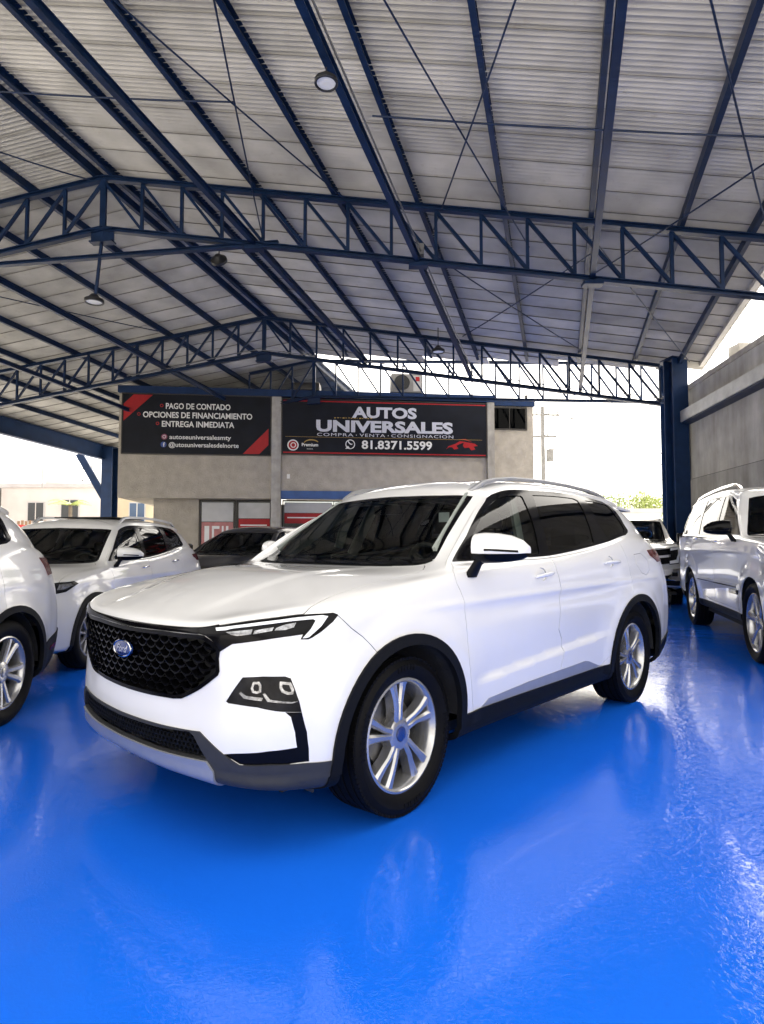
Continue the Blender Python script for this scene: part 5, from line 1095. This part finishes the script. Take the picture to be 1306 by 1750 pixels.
# pickup at the back, front towards the camera
pk, psk = parked('parked_pickup', 'pale pickup facing the camera between the large SUV and the tall SUV', GP, (5.2, 12.9), .36, 1.0,
       deform(M0, [(.905, .95), (0, 0), (-.45, -.55), (-2.726, -3.3), (-3.91, -4.4)], [(0, 0), (.25, .36), (.5, .66), (.874, 1.12), (.95, 1.18), (1.15, 1.30), (1.31, 1.36), (1.56, 1.78), (1.7, 1.88)], 1.03, 1.12, rear=.2), 1.0, (0, -3.3), .40, .25,
       dict(paint=paint_silver, style='six', clad=plastic, sill=.44, mk=1.25, mcap=gloss_black, crease=1.1,
            extra=[('grille', [(0, 5.95), (3.0, 5.95), (3.0, 4.3), (0, 4.25)], gloss_black, -.006, .02), ('headlight', [(2.9, 5.95), (4.3, 5.98), (4.5, 5.0), (4.1, 4.2), (2.9, 4.2)], lampgrey, .003, .012),
                   ('light_strip', [(2.95, 5.9), (4.15, 5.92), (4.32, 5.0), (4.0, 4.28), (2.95, 4.28), (2.95, 4.55), (3.75, 4.6), (4.0, 5.1), (3.85, 5.62), (2.95, 5.62)], lampwhite, .008, .008), ('grille_bar', [(0, 5.2), (3.0, 5.2), (3.0, 4.95), (0, 4.95)], chrome, .004, .02),
                   ('front_bumper', [(0, 3.7), (4.6, 3.75), (4.8, 2.9), (4.4, 2.4), (0, 2.4)], chrome, .03, .03), ('bumper_grille', [(0, 2.4), (4.3, 2.4), (4.2, 1.5), (0, 1.5)], plastic, .006, .02), ('fog_light', [(3.1, 3.4), (3.7, 3.4), (3.7, 2.95), (3.1, 2.95)], lampgrey, .033, .01)]))
# ---------------------------------------------------------------- beyond the shed
house_w = mat('white washed render', (.62, .60, .57), .85, noise=(.8, .08, 6)); house_c = mat('cream render', (.60, .50, .36), .85, noise=(.8, .08, 6)); house_g = mat('pale grey render', (.5, .5, .5), .85, noise=(.8, .1, 6)); win_dk = mat('dark window pane', (.05, .055, .06), .15, rvar=.05); wood = mat('weathered wood', (.28, .18, .11), .8, noise=(6, .2, 5)); bluewin = mat('blue tinted pane', (.06, .10, .18), .15, rvar=.05)
def house(name, x0, x1, y, z1, dep, m, label, wins=(), extra=None):
    t = empty(name, (x0, y, 0), 0, label, 'house', 'houses across the street'); W_ = x1 - x0
    box_obj('wall', (0, 0, -.01), (W_, dep, z1), m, t); box_obj('parapet', (-.12, -.12, z1 + .002), (W_ + .12, dep + .12, z1 + .30), house_g if m is not house_g else house_w, t)
    for (a, b, c, d, pm) in wins:
        f = box_obj('window', (a - .08, -.06, c - .08), (b + .08, -.004, d + .08), house_g, t); box_obj('pane', (a, -.075, c), (b, -.062, d), pm, f); box_obj('sill', (a - .15, -.14, c - .16), (b + .15, -.062, c - .085), house_w, f)
        box_obj('glazing_bar', ((a + b) / 2 - .03, -.09, c), ((a + b) / 2 + .03, -.076, d), house_w, f)
    return t
h1 = house('house', -27.5, -20.3, 44, 5.3, 9, house_w, 'white flat roofed house with dark windows left of the blue column', ((2.0, 3.1, 2.9, 4.2, win_dk), (4.4, 5.6, 3.0, 4.4, win_dk)))
h2 = house('house', -36, -27.8, 42, 5.0, 9, house_w, 'plain white house at the far left edge', ((5.0, 6.2, 2.6, 3.8, win_dk),))
h3 = house('house', -20.1, -14.5, 46, 5.4, 8, house_c, 'cream house with blue windows right of the left column', ((1.1, 2.2, 2.6, 4.3, bluewin), (3.3, 4.2, 2.9, 4.1, bluewin)))
for k in range(16): box_obj('baluster', (.2 + k * .34, -1.02, 1.2), (.28 + k * .34, -.94, 2.2), house_w, h3)
box_obj('balcony_rail', (0, -1.06, 2.2), (5.5, -.9, 2.32), house_w, h3); box_obj('balcony_slab', (0, -1.1, 1.05), (5.5, -.005, 1.2), house_w, h3)
fc = empty('picket_fence', (-24.2, 40.5, 0), 0, 'brown wooden picket fence in front of the white house', 'fence')
for k in range(16): box_obj('picket', (k * .25, 0, 0), (k * .25 + .17, .04, 2.75 + .05 * (k % 2)), wood, fc)
for z in (.6, 2.3): box_obj('fence_rail', (0, .045, z), (4, .1, z + .12), wood, fc)
tk = empty('roof_tank', (-24.6, 46, 5.62), 0, 'round white water tank on the white house roof', 'tank'); tnk = lathe('tank', [(0, .001), (0, .75), (1.1, .78), (1.35, .45), (1.4, .001)], 24, house_w, tk); tnk.rotation_euler = (R(90), 0, 0)
bb = empty('billboard_frame', (-22.8, 45, 5.6), 0, 'thin empty billboard frame on the white house roof', 'frame')
for a, b in (((0, 0, 0), (0, 0, 1.9)), ((1.3, 0, 0), (1.3, 0, 1.8)), ((0, 0, 1.9), (1.3, 0, 1.8)), ((.65, 0, .2), (.65, 0, 1.85)), ((0, 0, .3), (1.3, 0, .3))): bar('strut', a, b, .06, .06, steel_pale, bb)
tag(tube('antenna_mast', [(-24.0, 43, 5.2), (-24.0, 43, 7.2)], .04, steel_pale, n=6), 'thin mast on the white house roof', 'mast')
low = empty('street_awning', (-31, 36, 0), 0, 'low red and grey awning beyond the parked cars on the left', 'awning')
box_obj('awning_roof', (0, 0, 2.25), (9, 3, 2.4), red_m, low); [box_obj('post', (x, .1, 0), (x + .1, .2, 2.25), steel_pale, low) for x in (.1, 4.4, 8.7)]
leaf_y = mat('yellow green palm leaf', (.30, .36, .10), .6, noise=(3, .25, 4)); leaf_g = mat('pale tree leaf', (.26, .33, .14), .65, noise=(2, .3, 4)); bark = mat('grey bark', (.16, .13, .10), .9, noise=(6, .3, 5))
def palm(p, hgt, n, rad, label, m):
    t = empty('palm_tree', p, 0, label, 'palm tree'); tube('trunk', [(0, 0, 0), (.05, 0, hgt * .5), (0, .03, hgt)], .14, bark, t, rs=[.18, .13, .11])
    for k in range(n):
        a = 2 * math.pi * k / n + RNG.uniform(-.2, .2); up = RNG.uniform(.3, 1.1); bm = bmesh.new(); prev = None; pts = []
        for q in np.linspace(0, 1, 9):
            r = rad * q; z = hgt + rad * (up * q - 1.15 * up * q * q * (.7 + .4 * (1 - up))); pts.append(Vector((r * math.cos(a), r * math.sin(a), z)))
        sd_ = Vector((-math.sin(a), math.cos(a), 0))
        for i in range(1, 9):
            q = i / 8; L = rad * .34 * math.sin(math.pi * min(1, q * .9 + .1)); d = (pts[i] - pts[i - 1])
            for s in (-1, 1):
                for j in (0, .5):
                    b0 = pts[i - 1] + d * j; tip = b0 + sd_ * s * L + d * 1.2 - Vector((0, 0, L * .35)); v = [bm.verts.new(b0), bm.verts.new(b0 + d * .35), bm.verts.new(tip)]; bm.faces.new(v)
        tube_bm(bm, pts, .012, 4); bm_obj('frond', bm, m, t)
    return t
palm((-20.2, 39.5, 0), 3.75, 11, 1.3, 'yellow green palm in front of the white house left', leaf_y)
def tree(p, hgt, rx, n, label, m):
    t = empty('tree', p, 0, label, 'tree', 'pale trees beyond the column'); top = Vector((0, 0, hgt * .62))
    tube('trunk', [(0, 0, 0), (.1, 0, hgt * .3), (0, .1, hgt * .62)], .2, bark, t, rs=[.26, .2, .12], n=8)
    limbs = []
    for k in range(6):
        a = k * 1.05 + RNG.uniform(-.3, .3); e = Vector((rx * .6 * math.cos(a), rx * .6 * math.sin(a), hgt * RNG.uniform(.68, .92))); tube('limb', [top * .8, (top + e) / 2 + Vector((0, 0, .2)), e], .06, bark, t, n=5, rs=[.09, .06, .02]); limbs.append(e)
    C_ = [Vector((RNG.normal(0, rx * .42), RNG.normal(0, rx * .42), hgt * RNG.uniform(.55, .95))) for _ in range(26)] + limbs
    V_, F_ = [], []
    for i in range(n):
        c = C_[int(RNG.integers(len(C_)))]; p_ = c + Vector(RNG.normal(0, rx * .16, 3)); d1 = Vector(RNG.normal(0, 1, 3)).normalized(); d2 = d1.cross(Vector(RNG.normal(0, 1, 3))).normalized(); L = RNG.uniform(.10, .22); k = len(V_)
        V_ += [p_, p_ + d1 * L * .5 + d2 * L * .3, p_ + d1 * L, p_ + d1 * L * .5 - d2 * L * .3]; F_.append((k, k + 1, k + 2, k + 3))
    mesh_obj('crown', V_, F_, m, t); return t
tree((19.0, 52, 0), 5.6, 2.4, 3200, 'pale green tree left of the right hand column, nearest the office', leaf_g); tree((21.6, 50, 0), 5.9, 2.3, 3000, 'pale green tree just left of the right hand column', leaf_y)
tree((24.2, 55, 0), 5.2, 2.2, 2200, 'pale tree half hidden by the right hand column', leaf_g)
hh = house('house', 17.0, 21.0, 46, 3.6, 5, house_w, 'low white house beyond the pickup with a small window', ((1.2, 1.9, 2.5, 3.2, win_dk),))
hh2 = house('house', 13.2, 16.8, 44, 3.9, 5, house_g, 'pale grey flat roofed house behind the large SUV roof', ((.8, 1.6, 2.6, 3.3, win_dk),))
# utility pole with cross arms and wires
up_ = empty('utility_pole', (9.55, 36, 0), 0, 'grey utility pole with cross arms right of the office', 'utility pole'); pole_m = mat('sun bleached pole', (.22, .215, .21), .8, noise=(5, .15, 5))
tube('pole', [(0, 0, 0), (0, 0, 9.4)], .13, pole_m, up_, rs=[.16, .11])
for z, w_ in ((8.9, 1.0), (7.6, .8)):
    bar('cross_arm', (-w_, 0, z), (w_, 0, z), .1, .1, pole_m, up_)
    for x in (-w_ * .9, -w_ * .35, w_ * .35, w_ * .9): lathe('insulator', [(0, .05), (.06, .03), (.10, .055), (.15, .03), (.18, .001)], 10, pole_m, up_).matrix_local = Matrix.Translation((x, 0, z + .05)) @ Matrix.Rotation(R(90), 4, 'X')
tn = lathe('transformer', [(0, .001), (0, .22), (.7, .22), (.75, .12), (.75, .001)], 16, pole_m, up_); tn.matrix_local = Matrix.Translation((.38, -.1, 6.1)) @ Matrix.Rotation(R(90), 4, 'X')
wire_m = mat('grey cable', (.04, .04, .045), .7, noise=(5, .1, 2))
def cable(a, b, sag, label, r=.03):
    a, b = Vector(a), Vector(b); tag(tube('cable', [a.lerp(b, q) - Vector((0, 0, sag * 4 * q * (1 - q))) for q in np.linspace(0, 1, 13)], r, wire_m, n=4), label, 'cable', 'cables beyond the shed')
cable((9.55, 36, 9.0), (40, 46, 8.6), .6, 'topmost cable running right from the utility pole'); cable((9.55, 36, 7.7), (40, 46, 7.2), .7, 'second cable running right from the utility pole'); cable((9.9, 36, 6.9), (40, 45, 6.1), .6, 'lowest cable running right from the utility pole')
cable((5.5, 22.5, 6.3), (7.5, 15.8, 5.15), .55, 'slack thin cable from the office corner to the right column', .008); cable((6.7, 18.8, 6.0), (7.5, 15.8, 5.15), .5, 'short drooping cable by the right column', .008)
cable((8.5, 14.5, 5.9), (14, 40, 8.5), .5, 'thin cable rising beyond the right wall', .012); cable((-11.9, 26.8, 5.0), (-24, 43, 6.9), .5, 'thin cable from the left column to the white house', .012)
